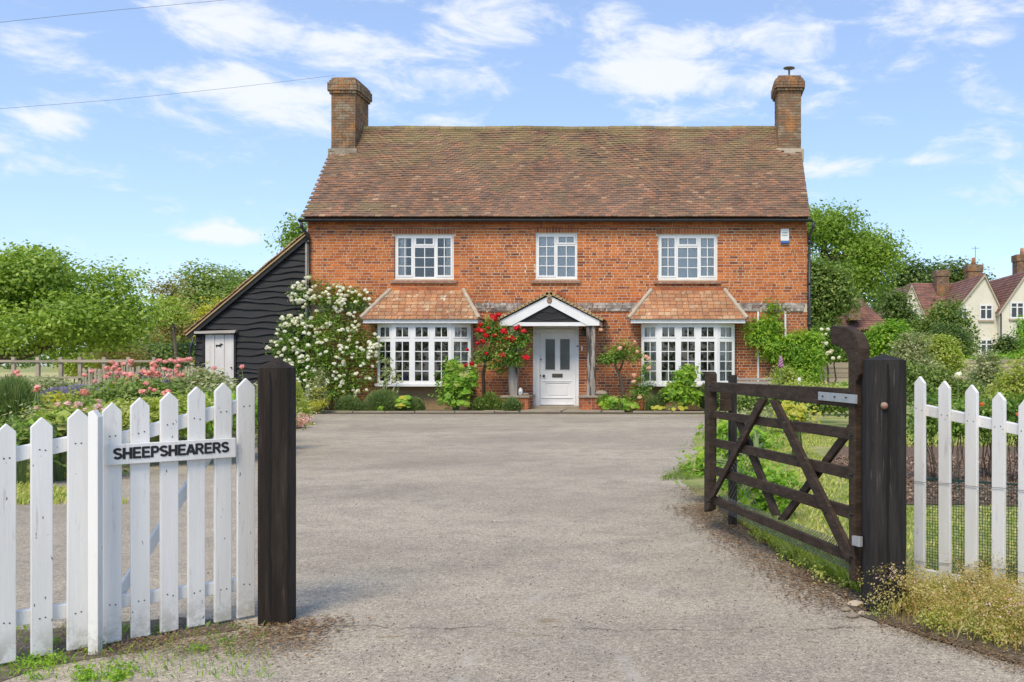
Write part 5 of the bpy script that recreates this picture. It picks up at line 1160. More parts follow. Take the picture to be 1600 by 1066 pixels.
m_ = MB(); q = P(1524, 414, HY + 4); m_.bar(q, P(1524, 385, HY + 4), .03, .03); m_.bar(P(1518, 388, HY + 4), P(1530, 388, HY + 4), .03, .03); m_.build('aerial', M['wire'], ch_)
m_ = MB(); m_.tube([(hx(1564, HY - .6), HY - .62, .1), (hx(1564, HY - .6), HY - .62, hz(490, HY - .6))], .05, 8); m_.build('downpipe', M['black'], ch_)
rh = thing('tiled_bungalow', 'low house with hipped tile roof seen between the oak and the shrubs', 'house', (10, 46, 0)); Y = 46
m_ = MB(); m_.box(hx(1296, Y), hx(1388, Y), Y + .3, Y + 6, -.1, hz(518, Y)); m_.build('wall', M['brick_low'], rh)
E = [Vector((hx(1290, Y), Y, hz(516, Y))), Vector((hx(1396, Y), Y, hz(516, Y))), Vector((hx(1342, Y + 3), Y + 3.1, hz(464, Y + 3))), Vector((hx(1306, Y + 3), Y + 3.1, hz(464, Y + 3)))]
dk = MB(); B2 = [Vector((E[0].x, Y + 6.2, E[0].z)), Vector((E[1].x, Y + 6.2, E[1].z))]; dk.add(E + B2, [(0, 1, 2, 3), (1, 5, 2), (5, 4, 3, 2), (4, 0, 3)]); dk.build('roof_slab', M['rooffar'], rh)
u_ = Vector((0, 0, .04)); slope_tiles(rh, E[0] + u_, E[1] + u_, E[2] + u_, E[3] + u_, 16); slope_tiles(rh, E[1] + u_, B2[1] + u_, E[2] + u_, E[2] + u_, 16)
far_chimney(rh, 1326, 1345, 466, 500, Y - .2, 0)
# ------------------------------------------------------------------ vegetation
def shrub(label, lobes, n, size, mat, name='shrub', cat='shrub', clump=.2, per=28, shell=.45, up=.35, aspect=.55, stems=3, group=None, part='foliage', smat='bark', base=None, zmin=.02):
    L = pxl(lobes); b = base or (L[0][0], L[0][1], 0); t = thing(name, label, cat, (b[0], b[1], 0), group)
    if stems:
        m_ = MB(); a = Vector((b[0], b[1], 0))
        for i in range(stems):
            l = L[i % len(L)]; e = Vector((l[0] + random.uniform(-.4, .4) * l[3], l[1] + random.uniform(-.3, .3) * l[4], l[2] + .1 * l[5])); h = max(.015, .02 * e.z) if cat != 'rose' else .007
            w = wander(a + Vector((random.uniform(-.1, .1), random.uniform(-.1, .1), -.02)), e, 4, .05); m_.tube(w, [h * (1 - .15 * k) for k in range(5)], 6)
        m_.build('stems', M[smat], t, smooth=True)
    np_obj(part, cloud(L, n, size, clump, per, shell, zmin, up, aspect), M[mat], t); t['_l'] = 0; del t['_l']
    t_l[t.name] = L; return t
t_l = {}
def tree(label, lobes, n, size, mat, trunk_px, Y, r0, cat='tree', clump=.5, per=45, shell=.55, name='tree', limb_to=6, up=.35):
    """trunk_px: pixel polyline of the trunk, bottom to top"""
    L = pxl(lobes); pts = [P(a, b, Y) for a, b in trunk_px]; pts[0].z = -.1; t = thing(name, label, cat, (pts[0].x, pts[0].y, 0))
    limbs = []
    for i in range(limb_to):
        l = L[i % len(L)]; st_ = pts[-1] if i % 2 else pts[len(pts) // 2]; e = Vector((l[0] + random.uniform(-.3, .3) * l[3], l[1] + random.uniform(-.3, .3) * l[4], l[2] + random.uniform(-.2, .4) * l[5]))
        w = wander(st_, e, 5, .06); limbs.append((w, [r0 * .45 * (1 - .16 * k) for k in range(6)]))
        for j in range(3):
            s_ = w[2 + j]; e2 = s_ + Vector((random.uniform(-1, 1) * l[3] * .6, random.uniform(-1, 1) * l[4] * .6, random.uniform(.0, .9) * l[5] * .6)); limbs.append((wander(s_, e2, 4, .08), [r0 * .2 * (1 - .2 * k) for k in range(5)]))
    k = len(pts); trunk(t, pts, [r0 * (1.25 if i == 0 else 1 - .45 * i / k) for i in range(k)], limbs)
    np_obj('crown', cloud(L, n, size, clump, per, shell, .3, up), M[mat], t); return t
# --- left: the big walnut
tree('large spreading walnut tree with a low bent branch at the left edge of the garden', lobeset([(30, 455, 110, 80, 30), (150, 475, 85, 75, 30), (205, 495, 58, 58, 30), (-90, 460, 120, 85, 30), (90, 510, 130, 48, 29.5)], 64, 20, 40, 3), 62000, .14, 'lf_walnut',
     [(-70, 620), (-62, 590), (-50, 572), (-20, 560), (20, 556), (60, 545), (95, 520)], 30, .30, clump=.42, limb_to=9, shell=.5)
# background trees left of the outhouse
tree('round dark green tree top rising behind the outhouse roof on the left', [(322, 452, 34, 36, 78), (345, 480, 40, 34, 77), (300, 485, 32, 36, 77), (330, 520, 55, 30, 76)], 16000, .30, 'lf_mid', [(330, 590), (330, 540), (328, 490)], 78, .45, clump=.8)
tree('broad hazy tree between the round tree and the outhouse roof', [(385, 462, 38, 32, 84), (420, 470, 34, 36, 84), (380, 505, 45, 32, 83), (372, 440, 16, 12, 84)], 11000, .34, 'lf_mid', [(390, 590), (390, 540), (388, 490)], 84, .4, clump=.8)
tree('spindly half-bare tree with pale stems between the walnut and the round tree', [(268, 478, 18, 26, 66), (280, 505, 22, 30, 66), (262, 520, 18, 25, 66), (276, 445, 8, 12, 66), (250, 455, 12, 15, 66)], 5500, .22, 'lf_olive', [(275, 590), (275, 560), (273, 530), (268, 500), (266, 465)], 66, .18, clump=.5)
tree('thin yellow-leaved tree with two pale trunks left of the outhouse', [(268, 488, 16, 14, 58), (262, 475, 10, 10, 58), (282, 492, 10, 10, 58)], 1800, .2, 'lf_lime', [(276, 590), (276, 560), (273, 535), (270, 500)], 58, .13, clump=.4)
tree('leafy tree top showing above the outhouse roof beside the house corner', [(466, 366, 12, 18, 34), (455, 382, 12, 14, 34), (474, 352, 6, 10, 34)], 1600, .13, 'lf_oak', [(475, 600), (472, 480), (468, 390)], 34, .16, clump=.3)
shrub('yellow-flowered shrub top peeping over the low end of the outhouse roof', [(330, 490, 18, 10, 31), (345, 478, 14, 9, 31), (318, 498, 12, 10, 31), (332, 545, 20, 45, 31)], 3000, .10, 'lf_yellow', name='yellow_shrub')
for lab, lb, n, mt in [('long dark clipped hedge beyond the meadow, behind the willow', [(240, 553, 70, 16, 60), (170, 560, 60, 16, 60), (300, 556, 40, 16, 60)], 12000, 'lf_dark'),
                       ('far tree belt under the walnut crown at the left edge', [(40, 560, 70, 12, 150, 2), (110, 558, 60, 14, 150, 2), (-50, 560, 70, 14, 150, 2), (210, 556, 60, 16, 150, 2)], 6000, 'lf_dark')]:
    shrub(lab, lb, n, .22 if '60' in str(lb[0][4]) else .5, mt, name='hedge', cat='hedge', clump=.5, stems=0)
shrub('low dark wood closing the view behind the far left trees', [(300, 535, 90, 40, 110, 1), (400, 530, 80, 45, 110, 1), (240, 540, 60, 35, 110, 1)], 9000, .5, 'lf_dark', name='tree_belt', cat='tree belt', clump=1.2, stems=0)
shrub('feathery weeping willow bush in front of the dark hedge', [(180, 552, 34, 26, 38), (158, 560, 20, 20, 38), (205, 560, 20, 20, 38), (180, 538, 18, 16, 38)], 7000, .13, 'lf_olive', name='willow_bush', clump=.25, aspect=.2)
shrub('small pale green bush left of the weeping willow', [(115, 568, 16, 16, 37), (128, 575, 14, 12, 37)], 2200, .11, 'lf_lime', clump=.2)
# --- right side trees
tree('tall spreading oak tree with twisted limbs behind the right end of the house', lobeset([(1285, 390, 92, 72, 50), (1330, 405, 76, 62, 50), (1355, 405, 46, 52, 50), (1260, 360, 60, 42, 50)], 58, 13, 24, 5, .45, .7), 26000, .19, 'lf_oak',
     [(1318, 620), (1318, 540), (1312, 480), (1300, 440), (1290, 410)], 50, .5, clump=.6, shell=.62, limb_to=12)
tree('paler loose-crowned tree in front of the oak close to the house corner', [(1290, 450, 34, 40, 40), (1268, 480, 26, 50, 40), (1308, 462, 22, 24, 40), (1272, 520, 26, 34, 40), (1262, 430, 18, 30, 40)], 17000, .16, 'lf_mid', [(1282, 640), (1282, 560), (1280, 480)], 40, .25, clump=.4)
tree('dark rounded tree behind the ridge of the cream house', [(1405, 450, 30, 30, 85), (1440, 440, 34, 26, 85), (1420, 425, 24, 14, 85), (1385, 470, 30, 24, 84)], 8000, .34, 'lf_dark', [(1410, 600), (1410, 520), (1410, 470)], 85, .4, clump=.7)
tree('second dark tree top above the cream house roof between its chimneys', [(1478, 428, 22, 18, 88), (1502, 432, 20, 18, 88), (1460, 440, 24, 18, 88), (1522, 440, 20, 14, 88)], 5500, .34, 'lf_dark', [(1485, 600), (1485, 520), (1485, 460)], 88, .4, clump=.7)
tree('bushy dark tree between the bungalow and the cream house', [(1402, 490, 18, 26, 58), (1412, 512, 22, 22, 58), (1396, 470, 12, 12, 58)], 6500, .22, 'lf_dark', [(1390, 600), (1390, 540), (1390, 500)], 58, .25, clump=.45)
# shrubs in front of the cream houses
RS = [('tall pointed green shrub in front of the cream gable', [(1475, 505, 26, 34, 44), (1495, 520, 26, 36, 44), (1455, 515, 22, 28, 44), (1482, 478, 12, 18, 44), (1500, 545, 28, 24, 44)], 9000, .15, 'lf_mid', .3),
      ('rounded olive-brown bush under the tall pointed shrub', [(1478, 525, 30, 22, 38), (1495, 540, 22, 24, 38), (1460, 540, 22, 20, 38)], 6500, .10, 'lf_dark', .15),
      ('pale green willowy bush left of the olive-brown bush', [(1468, 550, 26, 26, 33), (1445, 545, 18, 24, 33), (1485, 565, 18, 18, 33)], 6500, .11, 'lf_lime', .2),
      ('light green leafy bush behind the curved gate heel', [(1385, 525, 26, 22, 36), (1405, 540, 20, 20, 36), (1370, 545, 20, 20, 36), (1400, 522, 14, 14, 36)], 6000, .14, 'lf_bright', .25),
      ('grey-green dense bush rising above the black gate post', [(1425, 545, 24, 24, 30), (1412, 570, 26, 22, 30), (1440, 580, 26, 22, 30)], 7500, .10, 'lf_grey', .18),
      ('wide mid green shrubs between the curved gate heel and the bungalow', [(1350, 545, 24, 22, 38), (1330, 552, 22, 20, 38), (1372, 540, 16, 20, 38)], 6500, .13, 'lf_mid', .25),
      ('silvery-leaved shrub above the second picket right of the black post', [(1542, 580, 18, 26, 20), (1552, 600, 18, 22, 20), (1530, 600, 16, 20, 20), (1545, 562, 10, 12, 20)], 4200, .075, 'lf_grey', .12),
      ('dark glossy bush below the middle window of the cream house', [(1578, 542, 18, 16, 45), (1562, 548, 12, 12, 45), (1598, 550, 16, 14, 45)], 4500, .14, 'lf_dark', .2),
      ('yellow-green bush at the right edge in front of the cream house', [(1604, 515, 14, 22, 42), (1615, 545, 14, 20, 42), (1590, 565, 26, 8, 42)], 3500, .14, 'lf_bright', .25),
      ('low light hedge on top of the long panel fence', [(1520, 566, 30, 7, 40), (1570, 562, 30, 8, 40), (1610, 560, 30, 9, 40)], 4000, .12, 'lf_bright', .2),
      ('green shrub filling the corner behind the field gate bar', [(1300, 550, 24, 20, 32), (1285, 545, 16, 22, 32), (1325, 560, 20, 14, 32), (1312, 545, 14, 16, 32)], 6000, .09, 'lf_mid', .2),
      ('leafy bush at the foot of the short panel fence', [(1330, 612, 28, 9, 22), (1300, 614, 20, 8, 22)], 3500, .08, 'lf_rose', .12),
      ('bushy green planting between the black gate post and the long panel fence', [(1440, 605, 30, 22, 19), (1470, 600, 28, 20, 19), (1425, 590, 18, 20, 19), (1500, 612, 24, 16, 19)], 8500, .07, 'lf_mid', .15),
      ('loose weedy bush at the far right of the rose garden', [(1585, 605, 20, 26, 17), (1605, 590, 18, 30, 17), (1565, 620, 16, 16, 17)], 4500, .07, 'lf_lime', .15)]
for lab, lb, n, sz, mt, cl in RS: shrub(lab, lb, n, sz, mt, clump=cl)
w_ = shrub('bush covered in small white flowers left of the curved gate heel', [(1292, 530, 16, 22, 26), (1305, 545, 16, 18, 26), (1285, 550, 12, 18, 26)], 3500, .08, 'lf_rose', name='white_rose_bush', clump=.15)
for i in range(22): p = P(random.uniform(1278, 1315), random.uniform(512, 560), 25.6); bloom(w_, 'white', p, .075)
# --- climbing white rose over the corner
WR = [(485, 455, 20, 20, 24.7, .3), (470, 460, 14, 14, 24.7, .3), (515, 460, 30, 15, 24.72, .3), (552, 470, 30, 20, 24.72, .3), (500, 495, 34, 18, 24.68, .3), (540, 505, 24, 18, 24.7, .3), (470, 525, 34, 22, 24.6, .3), (520, 540, 44, 28, 24.55, .3), (565, 545, 32, 36, 24.5, .3), (445, 545, 26, 14, 24.6, .3), (500, 580, 46, 26, 24.5, .3), (555, 590, 30, 24, 24.5, .3), (485, 610, 26, 24, 24.4, .3), (525, 612, 36, 18, 24.4, .3), (468, 575, 24, 22, 24.5, .3), (452, 503, 12, 10, 24.7, .3), (584, 545, 10, 12, 24.4, .3)]
wr = shrub('big climbing rose smothered in white flowers over the left house corner and outhouse boards', WR, 13000, .07, 'lf_rose', name='climbing_rose', cat='rose', clump=.14, stems=0, base=(X(500), 24.4, 0))
m_ = MB()
for a, b in [((500, 640), (480, 470)), ((505, 640), (530, 480)), ((510, 640), (580, 520)), ((500, 640), (440, 550)), ((515, 600), (560, 470))]: m_.tube(wander(P(a[0], a[1], 24.4), P(b[0], b[1], 24.65), 7, .03), [.035 - .004 * k for k in range(8)], 6)
m_.build('stems', M['bark'], wr, smooth=True)
L = pxl(WR); cnt = 0
while cnt < 330:
    l = random.choice(L); d = Vector(unit(1)[0]); 
    if d.y > .1: continue
    p = Vector((l[0] + d.x * l[3] * 1.05, l[1] - abs(d.y) * l[4] * 1.25 - .12, l[2] + d.z * l[5] * 1.05))
    if p.z < .35 or (p.z < 1.1 and random.random() < .55): continue
    bloom(wr, 'white', p, random.uniform(.055, .08)); cnt += 1
# --- red climbing rose
RR = [(765, 520, 18, 18, 23.9, .6), (785, 545, 20, 22, 23.8, .6), (755, 555, 14, 16, 24.2, .6), (808, 530, 16, 16, 23.8, .6), (800, 560, 16, 12, 23.85, .6), (778, 575, 14, 10, 24.1, .6), (773, 502, 9, 12, 23.9, .6), (820, 555, 9, 9, 23.85, .6), (780, 520, 14, 10, 23.9, .6)]
rr = shrub('climbing rose with big red flowers between the left bay window and the porch', RR, 4800, .07, 'lf_rose', name='red_rose', cat='rose', clump=.1, stems=0, base=(X(756), 24.5, 0))
m_ = MB(); m_.tube([P(757, 640, 24.5), P(756, 610, 24.5), P(755, 585, 24.4), P(760, 560, 24.2), P(770, 530, 24.0)], [.05, .045, .05, .03, .02], 8); m_.build('trunk', M['bark'], rr, smooth=True)
for (zx, zy, r) in [(320, 338, 9.5), (350, 320, 6), (305, 325, 6), (215, 425, 8), (238, 430, 7), (265, 462, 7), (200, 425, 6), (325, 462, 6), (240, 505, 6), (205, 516, 4.5), (224, 387, 6), (385, 432, 8), (402, 485, 4.5), (445, 482, 9), (480, 408, 8.5), (522, 434, 7), (375, 597, 8), (540, 615, 8), (265, 588, 4.5), (280, 410, 4.5), (165, 658, 6.5), (133, 562, 4.5), (122, 668, 4.5), (395, 440, 6), (455, 495, 7)]:
    bloom(rr, 'red', P(700 + zx / 4.44, 420 + zy / 4.44, 23.65), r / 4.44 * 23.65 / F * 4.0)
# --- pink standard rose right of porch
pr_ = shrub('small standard rose with peach flowers on a bent woody trunk right of the porch', [(962, 552, 15, 13, 24.2, .6), (980, 545, 15, 15, 24.2, .6), (950, 560, 12, 9, 24.2, .6), (992, 558, 10, 8, 24.2, .6)], 2200, .06, 'lf_rose', name='standard_rose', cat='rose', clump=.09, stems=0, base=(X(974), 24.4, 0))
m_ = MB(); m_.tube([P(975, 640, 24.3), P(973, 608, 24.3), P(968, 585, 24.25), P(961, 572, 24.2), P(966, 555, 24.2)], [.05, .042, .04, .03, .02], 8); m_.tube([P(968, 580, 24.25), P(975, 562, 24.2), P(982, 550, 24.2)], [.025, .02, .012], 6); m_.build('trunk', M['bark'], pr_, smooth=True)
for x, y, r in [(1192, 552, 9), (1216, 520, 7.5), (1298, 510, 8), (1312, 575, 6.5), (1060, 422, 8), (1290, 520, 4)]: bloom(pr_, 'peach', P(700 + x / 4.44, 420 + y / 4.44, 23.95), r / 4.44 * 24 / F * 2.8)
pr2 = shrub('loose peach rose bush against the left edge of the right bay window', [(1005, 600, 13, 20, 24.0, .6), (1012, 570, 7, 16, 24.0, .6), (995, 618, 14, 12, 24.0, .6)], 1600, .055, 'lf_rose', name='rose_bush', cat='rose', clump=.08, stems=4, base=(X(1003), 24.1, 0))
for x, y in [(1390, 625), (1392, 688), (1290, 742), (1287, 782), (1330, 892), (1375, 610)]: bloom(pr2, 'peach', P(700 + x / 4.44, 420 + y / 4.44, 23.8), .085)
# --- leafy hollyhocks: every big leaf a piece
lf_me = []
for q in range(4):
    vs = [(0, 0, 0)]; n = 10
    for i in range(n): a = 6.283 * i / n; rr_ = 1 - .22 * (i % 2) + random.uniform(-.06, .06); vs.append((rr_ * math.cos(a), rr_ * math.sin(a), .12 * math.sin(a * 2.5) - .12))
    fs = [(0, i + 1, (i + 1) % n + 1) for i in range(n)]; lf_me.append((vs, fs))
def bigleaf_meshes(mat):
    o = []
    for vs, fs in lf_me: me = bpy.data.meshes.new('leaf'); me.from_pydata(vs, [], fs); me.materials.append(M[mat]); me.polygons.foreach_set('use_smooth', [True] * len(fs)); o.append(me)
    return o
LM = {k: bigleaf_meshes(k) for k in ('lf_bright', 'lf_lime', 'lf_mid', 'lf_yellow')}
def bigleaf_plant(label, lobes, n, size, mat, name, cat, alt='lf_lime', base=None, filler=0):
    L = pxl(lobes); b = base or (L[0][0], L[0][1]); t = thing(name, label, cat, (b[0], b[1], 0)); m_ = MB()
    for i in range(n):
        l = random.choice(L); d = Vector(unit(1)[0]); d.y = -abs(d.y) if random.random() < .7 else d.y; k_ = random.uniform(.55, 1)
        p = Vector((l[0] + d.x * l[3] * k_, l[1] + d.y * l[4] * k_, max(.05, l[2] + d.z * l[5] * k_)))
        o = link('leaf', random.choice(LM[mat if random.random() < .75 else alt]), t, p); s_ = size * random.uniform(.6, 1.2); o.scale = (s_, s_, s_)
        nrm = Vector((d.x * .7 + random.uniform(-.3, .3), d.y * .7 - .35, .75 + random.uniform(-.3, .3))); o.rotation_euler = nrm.to_track_quat('Z', 'X').to_euler()
        if i % 3 == 0: m_.tube([(b[0] + random.uniform(-.08, .08), b[1], 0), tuple(p.lerp(Vector((b[0], b[1], p.z)), .6)), tuple(p)], [.014, .01, .006], 5)
    m_.build('stems', M['stem'], t, smooth=True)
    if filler: np_obj('small_leaves', cloud(L, filler, size * .8, .12, 14, .2), M[mat], t)
    return t
bigleaf_plant('tall hollyhock clump with big pale leaves at the right end of the left bay window', [(712, 620, 30, 18, 23.75, .5), (712, 595, 24, 16, 23.75, .5), (708, 575, 14, 14, 23.8, .5), (735, 590, 10, 20, 23.8, .5)], 120, .115, 'lf_bright', 'hollyhock', 'hollyhock', filler=1300)
bigleaf_plant('bushy hollyhock clump with wide lime leaves below the right bay window', [(1068, 615, 28, 20, 23.7, .5), (1072, 590, 18, 16, 23.7, .5), (1050, 610, 14, 16, 23.8, .5), (1078, 580, 8, 8, 23.7, .5)], 110, .115, 'lf_bright', 'hollyhock', 'hollyhock', filler=1300)
bigleaf_plant('low leafy plant with yellowing leaves between the lavender mounds', [(630, 628, 14, 9, 23.6, .6)], 26, .09, 'lf_bright', 'leafy_plant', 'plant', 'lf_yellow')
bigleaf_plant('small lime green plant at the foot of the small lavender', [(595, 639, 5, 3.5, 23.4)], 12, .05, 'lf_bright', 'leafy_plant', 'plant')
bigleaf_plant('low yellow-green plants along the edging right of the porch', [(965, 628, 22, 9, 23.7, .6), (985, 634, 16, 5, 23.5, .6), (948, 632, 12, 7, 23.7, .6)], 70, .07, 'lf_bright', 'leafy_plant', 'plant', 'lf_yellow', filler=700)
bigleaf_plant('yellow fallen hollyhock leaves under the right bay window', [(1028, 637, 14, 2.5, 23.5, .5), (1058, 638, 20, 2, 23.5, .5)], 24, .06, 'lf_yellow', 'leafy_plant', 'plant', 'lf_yellow')
# lavender mounds
def mound(label, lobes, n, h, mat='lf_lav', name='lavender', cat='lavender', w=.012, lean=.5, fl=None):
    L = pxl(lobes); t = thing(name, label, cat, (L[0][0], L[0][1], 0)); A = []
    for l in L:
        k_ = int(n / len(L)); d = unit(k_); d[:, 2] = np.abs(d[:, 2]); ln = h * (.5 + .5 * RNG.random(k_)); top_ = np.array([l[0], l[1], max(0, l[2] - l[5])]) + d * np.array([l[3], l[4], l[5] * 2]) * (.75 + .3 * RNG.random(k_))[:, None]
        dr_ = d + np.array([0, 0, .7]); dr_ /= np.linalg.norm(dr_, axis=1)[:, None]; b_ = top_ - dr_ * ln[:, None]; b_[:, 2] = np.maximum(b_[:, 2], .01)
        sd_ = np.cross(dr_, unit(k_)); sd_ /= np.linalg.norm(sd_, axis=1)[:, None]; sd_ *= w / 2; V = np.empty((k_, 4, 3)); V[:, 0] = b_ - sd_; V[:, 1] = b_ + sd_; V[:, 2] = top_ + sd_ * .6; V[:, 3] = top_ - sd_ * .6
        A.append((V.reshape(-1, 3), np.arange(k_ * 4).reshape(-1, 4), np.repeat(RNG.random(k_) * .9, 4)))
    np_obj('foliage', merge(*A), M[mat], t); np_obj('undergrowth', cloud([(l[0], l[1], l[2] * .8, l[3] * .85, l[4] * .85, l[5] * .8) for l in L], n // 3, .05, .08, 12, .1), M['lf_dark' if mat == 'lf_lav' else mat], t)
    return t
mound('small round lavender mound at the foot of the white climbing rose', [(546, 630, 23, 13, 23.5)], 4200, .28)
mound('large lavender mound under the left end of the left bay window', [(598, 624, 32, 17, 23.75)], 6500, .3)
mound('lavender mound under the middle of the left bay window', [(645, 630, 20, 11, 23.8)], 3000, .25)
mound('small tight lavender clump in front of the left porch pedestal', [(800, 630, 16, 10, 23.55)], 3000, .25)
mound('dark lavender between the peach rose bush and the hollyhock under the right bay', [(1020, 628, 14, 11, 23.9), (1035, 618, 10, 10, 24)], 2500, .25)
mound('tall lavender behind the end of the gate, right of the hollyhock', [(1102, 615, 14, 18, 24.0), (1122, 622, 14, 14, 24.0)], 3800, .4)
mound('sprawling green perennial under the red climbing rose', [(765, 624, 18, 13, 24.0), (748, 630, 12, 10, 23.9), (780, 630, 10, 8, 23.9)], 3000, .25, 'lf_mid', 'perennial', 'plant', .02)
mound('low grey-green plant between the right porch pedestal and the standard rose', [(945, 622, 14, 7, 24.0)], 900, .15, 'lf_mid', 'perennial', 'plant', .02)
# --- wisteria-like climber
WI = [(1208, 487, 9, 12, 24.75, .5), (1203, 512, 17, 12, 24.7, .5), (1190, 527, 20, 11, 24.65, .5), (1215, 545, 22, 22, 24.55, .6), (1250, 545, 26, 26, 24.5, .7), (1264, 575, 19, 34, 24.4, .7), (1238, 592, 24, 22, 24.4, .6), (1272, 530, 10, 14, 24.55, .6), (1178, 510, 9, 4, 24.72, .5), (1206, 476, 5, 4, 24.76, .5)]
wi = shrub('bright green leafy climber bulging round the right-hand corner of the house', WI, 14000, .105, 'lf_bright', name='climber', cat='climber', clump=.14, stems=0, aspect=.36, base=(X(1235), 24.5, 0), up=.1)
m_ = MB(); m_.tube(wander(P(1235, 640, 24.5), P(1212, 500, 24.75), 7, .02), [.04 - .004 * k for k in range(8)], 6); m_.build('stems', M['bark'], wi, smooth=True)
# foxglove
fx = thing('foxglove', 'single purple foxglove spire in front of the leafy climber above the field gate', 'foxglove', tuple(P(1220, 600, 20)[:2]) + (0,)); q = P(1220, 600, 20)
m_ = MB(); m_.tube([(q.x, q.y, 0), (q.x, q.y, P(0, 556, 20).z)], [.012, .006], 6); m_.build('stem', M['stem'], fx)
fb = MB()
for i in range(26): a = i * 2.4; z = P(0, 572, 20).z + (P(0, 556, 20).z - P(0, 572, 20).z) * i / 26; r_ = .06 * (1 - i / 34); fb.tube([(q.x, q.y, z), (q.x + r_ * math.cos(a) * .6, q.y + r_ * math.sin(a) * .6, z - .01), (q.x + r_ * math.cos(a), q.y + r_ * math.sin(a), z - .035)], [.008, .02, .026], 6)
fb.build('bells', M['fl_foxglove'], fx, smooth=True)
shrub('pale leafy bush between the foxglove and the bench', [(1225, 590, 18, 16, 20.6, .6), (1240, 600, 16, 12, 20.6, .6)], 2600, .06, 'lf_lime', clump=.1)
# --- lime grasses and pinks behind the left post
mound('lime green feathery grass clump just right of the left gate post', [(464, 628, 14, 32, 19.0), (472, 640, 12, 16, 18.5)], 3400, .5, 'lf_lime', 'ornamental_grass', 'grass clump', .02)
shrub('small pink-flowered ground plant beside the driveway behind the left gate post', [(468, 655, 12, 8, 17.6)], 700, .04, 'fl_pale', name='pinks', cat='plant', clump=.08, stems=0)
shrub('dry yellow herb clump at the foot of the white climbing rose', [(498, 622, 12, 18, 22.8), (485, 636, 14, 8, 22.5)], 1200, .05, 'lf_yellow', name='herb_clump', cat='plant', clump=.09, smat='stem')
shrub('grey-green tall herb in front of the white climbing rose', [(497, 600, 9, 24, 22.9), (490, 620, 12, 14, 22.9)], 1500, .07, 'lf_grey', name='herb_clump', cat='plant', clump=.09, smat='stem')
shrub('thin grey-leaved stems in front of the left bay window', [(606, 585, 7, 26, 23.8), (618, 600, 6, 18, 23.8), (600, 560, 4, 14, 23.8)], 420, .07, 'lf_grey', name='herb_clump', cat='plant', clump=.08, smat='stem')
# --- left flower garden
def poppy(label, heads, Y, kind='pink', r=.075, group='salmon poppies in the flower garden', name='poppy_plant', cat='poppy', low=None):
    xs = sum(h[0] for h in heads) / len(heads); q = P(xs, 600, Y); t = thing(name, label, cat, (q.x, Y, 0)); m_ = MB()
    for hx_, hy_ in heads:
        p = P(hx_, hy_, Y + random.uniform(-.25, .25)); b = Vector((q.x + (p.x - q.x) * .5 + random.uniform(-.1, .1), Y + random.uniform(-.15, .15), 0)); m_.tube([b, b.lerp(p, .5) + Vector((random.uniform(-.03, .03), 0, 0)), p - Vector((0, 0, .01))], [.008, .006, .005], 5)
        bloom(t, kind, p, r * random.uniform(.85, 1.15))
    m_.build('stems', M['stem'], t)
    zt = P(0, min(h[1] for h in heads), Y).z; x0, x1 = P(min(h[0] for h in heads), 0, Y).x, P(max(h[0] for h in heads), 0, Y).x
    np_obj('leaves', cloud([((x0 + x1) / 2, Y, zt * .38, (x1 - x0) / 2 + .22, .35, zt * .42)], 900, .075, .12, 16, .2, aspect=.4), M['lf_grey' if random.random() < .8 else 'lf_mid'], t); return t
zx = lambda x, y: (x / 2.96, 340 + y / 2.96)
PO = [('tall salmon poppies left of the delphiniums, topmost cluster', [(520, 670), (500, 695), (535, 680), (570, 675), (600, 680), (605, 665)], 15.5),
      ('salmon poppies below the topmost cluster, in front of the paling fence', [(577, 722), (590, 748), (525, 768), (550, 770), (573, 772), (593, 792)], 13.5),
      ('salmon poppies in a row at the height of the low fence rail', [(505, 722), (520, 718), (540, 714), (555, 716), (493, 697)], 14.5),
      ('pair of salmon poppies left of the cluster row', [(425, 710), (390, 728), (438, 757)], 14),
      ('salmon poppies just left of the dark blue delphinium', [(690, 718), (700, 733), (727, 722), (680, 725), (710, 712)], 14.2),
      ('salmon poppies in front of the dark blue delphinium', [(675, 768), (665, 803), (655, 805), (695, 792), (715, 798)], 12.6),
      ('high line of salmon poppies before the outhouse, left part', [(735, 662), (708, 672), (760, 668), (787, 660), (720, 690)], 15.8),
      ('high line of salmon poppies before the outhouse, right part', [(815, 665), (835, 660), (850, 660), (870, 656), (880, 655)], 16),
      ('salmon poppies midway between delphiniums and outhouse', [(790, 738), (780, 730), (830, 730), (860, 733), (845, 728), (800, 745), (825, 762)], 14),
      ('low salmon poppies behind the third gate picket', [(760, 812), (775, 805), (765, 822)], 11.5),
      ('salmon poppies in front of the outhouse door', [(925, 708), (943, 706), (990, 697), (910, 775)], 14.5),
      ('lone salmon poppy by the black boards left of the brown gate post', [(1118, 690), (1240, 700)], 14),
      ('small salmon poppies far left in the garden', [(80, 712), (87, 730), (48, 737), (70, 715)], 17),
      ('salmon poppies peeping over the top of the brown gate post', [(1240, 690), (1288, 694), (1252, 694)], 13)]
for q_, (lab, cx_p, cy_p, wx, k_) in enumerate([('scattered salmon poppies at the left end of the paling fence', 176, 582, 12, 6), ('salmon poppies filling the middle of the poppy bed', 205, 588, 26, 11), ('salmon poppies thick in front of the right half of the paling fence', 258, 576, 26, 12), ('salmon poppies in the right part of the poppy bed beside the outhouse', 292, 588, 12, 7)]):
    PO.append((lab, [((cx_p + random.uniform(-wx, wx)) * 2.96, (cy_p + random.uniform(-12, 12) - 340) * 2.96) for _ in range(k_)], 14 + q_ * .4))
for lab, hs_, Y in PO: poppy(lab, [zx(*h) for h in hs_], Y, r=.046 * Y / 14 + .008)
poppy('large drooping pink peony bud at the far left above the pickets', [zx(172, 785), zx(168, 798)], 10.5, 'pink', .045, name='peony', cat='peony')
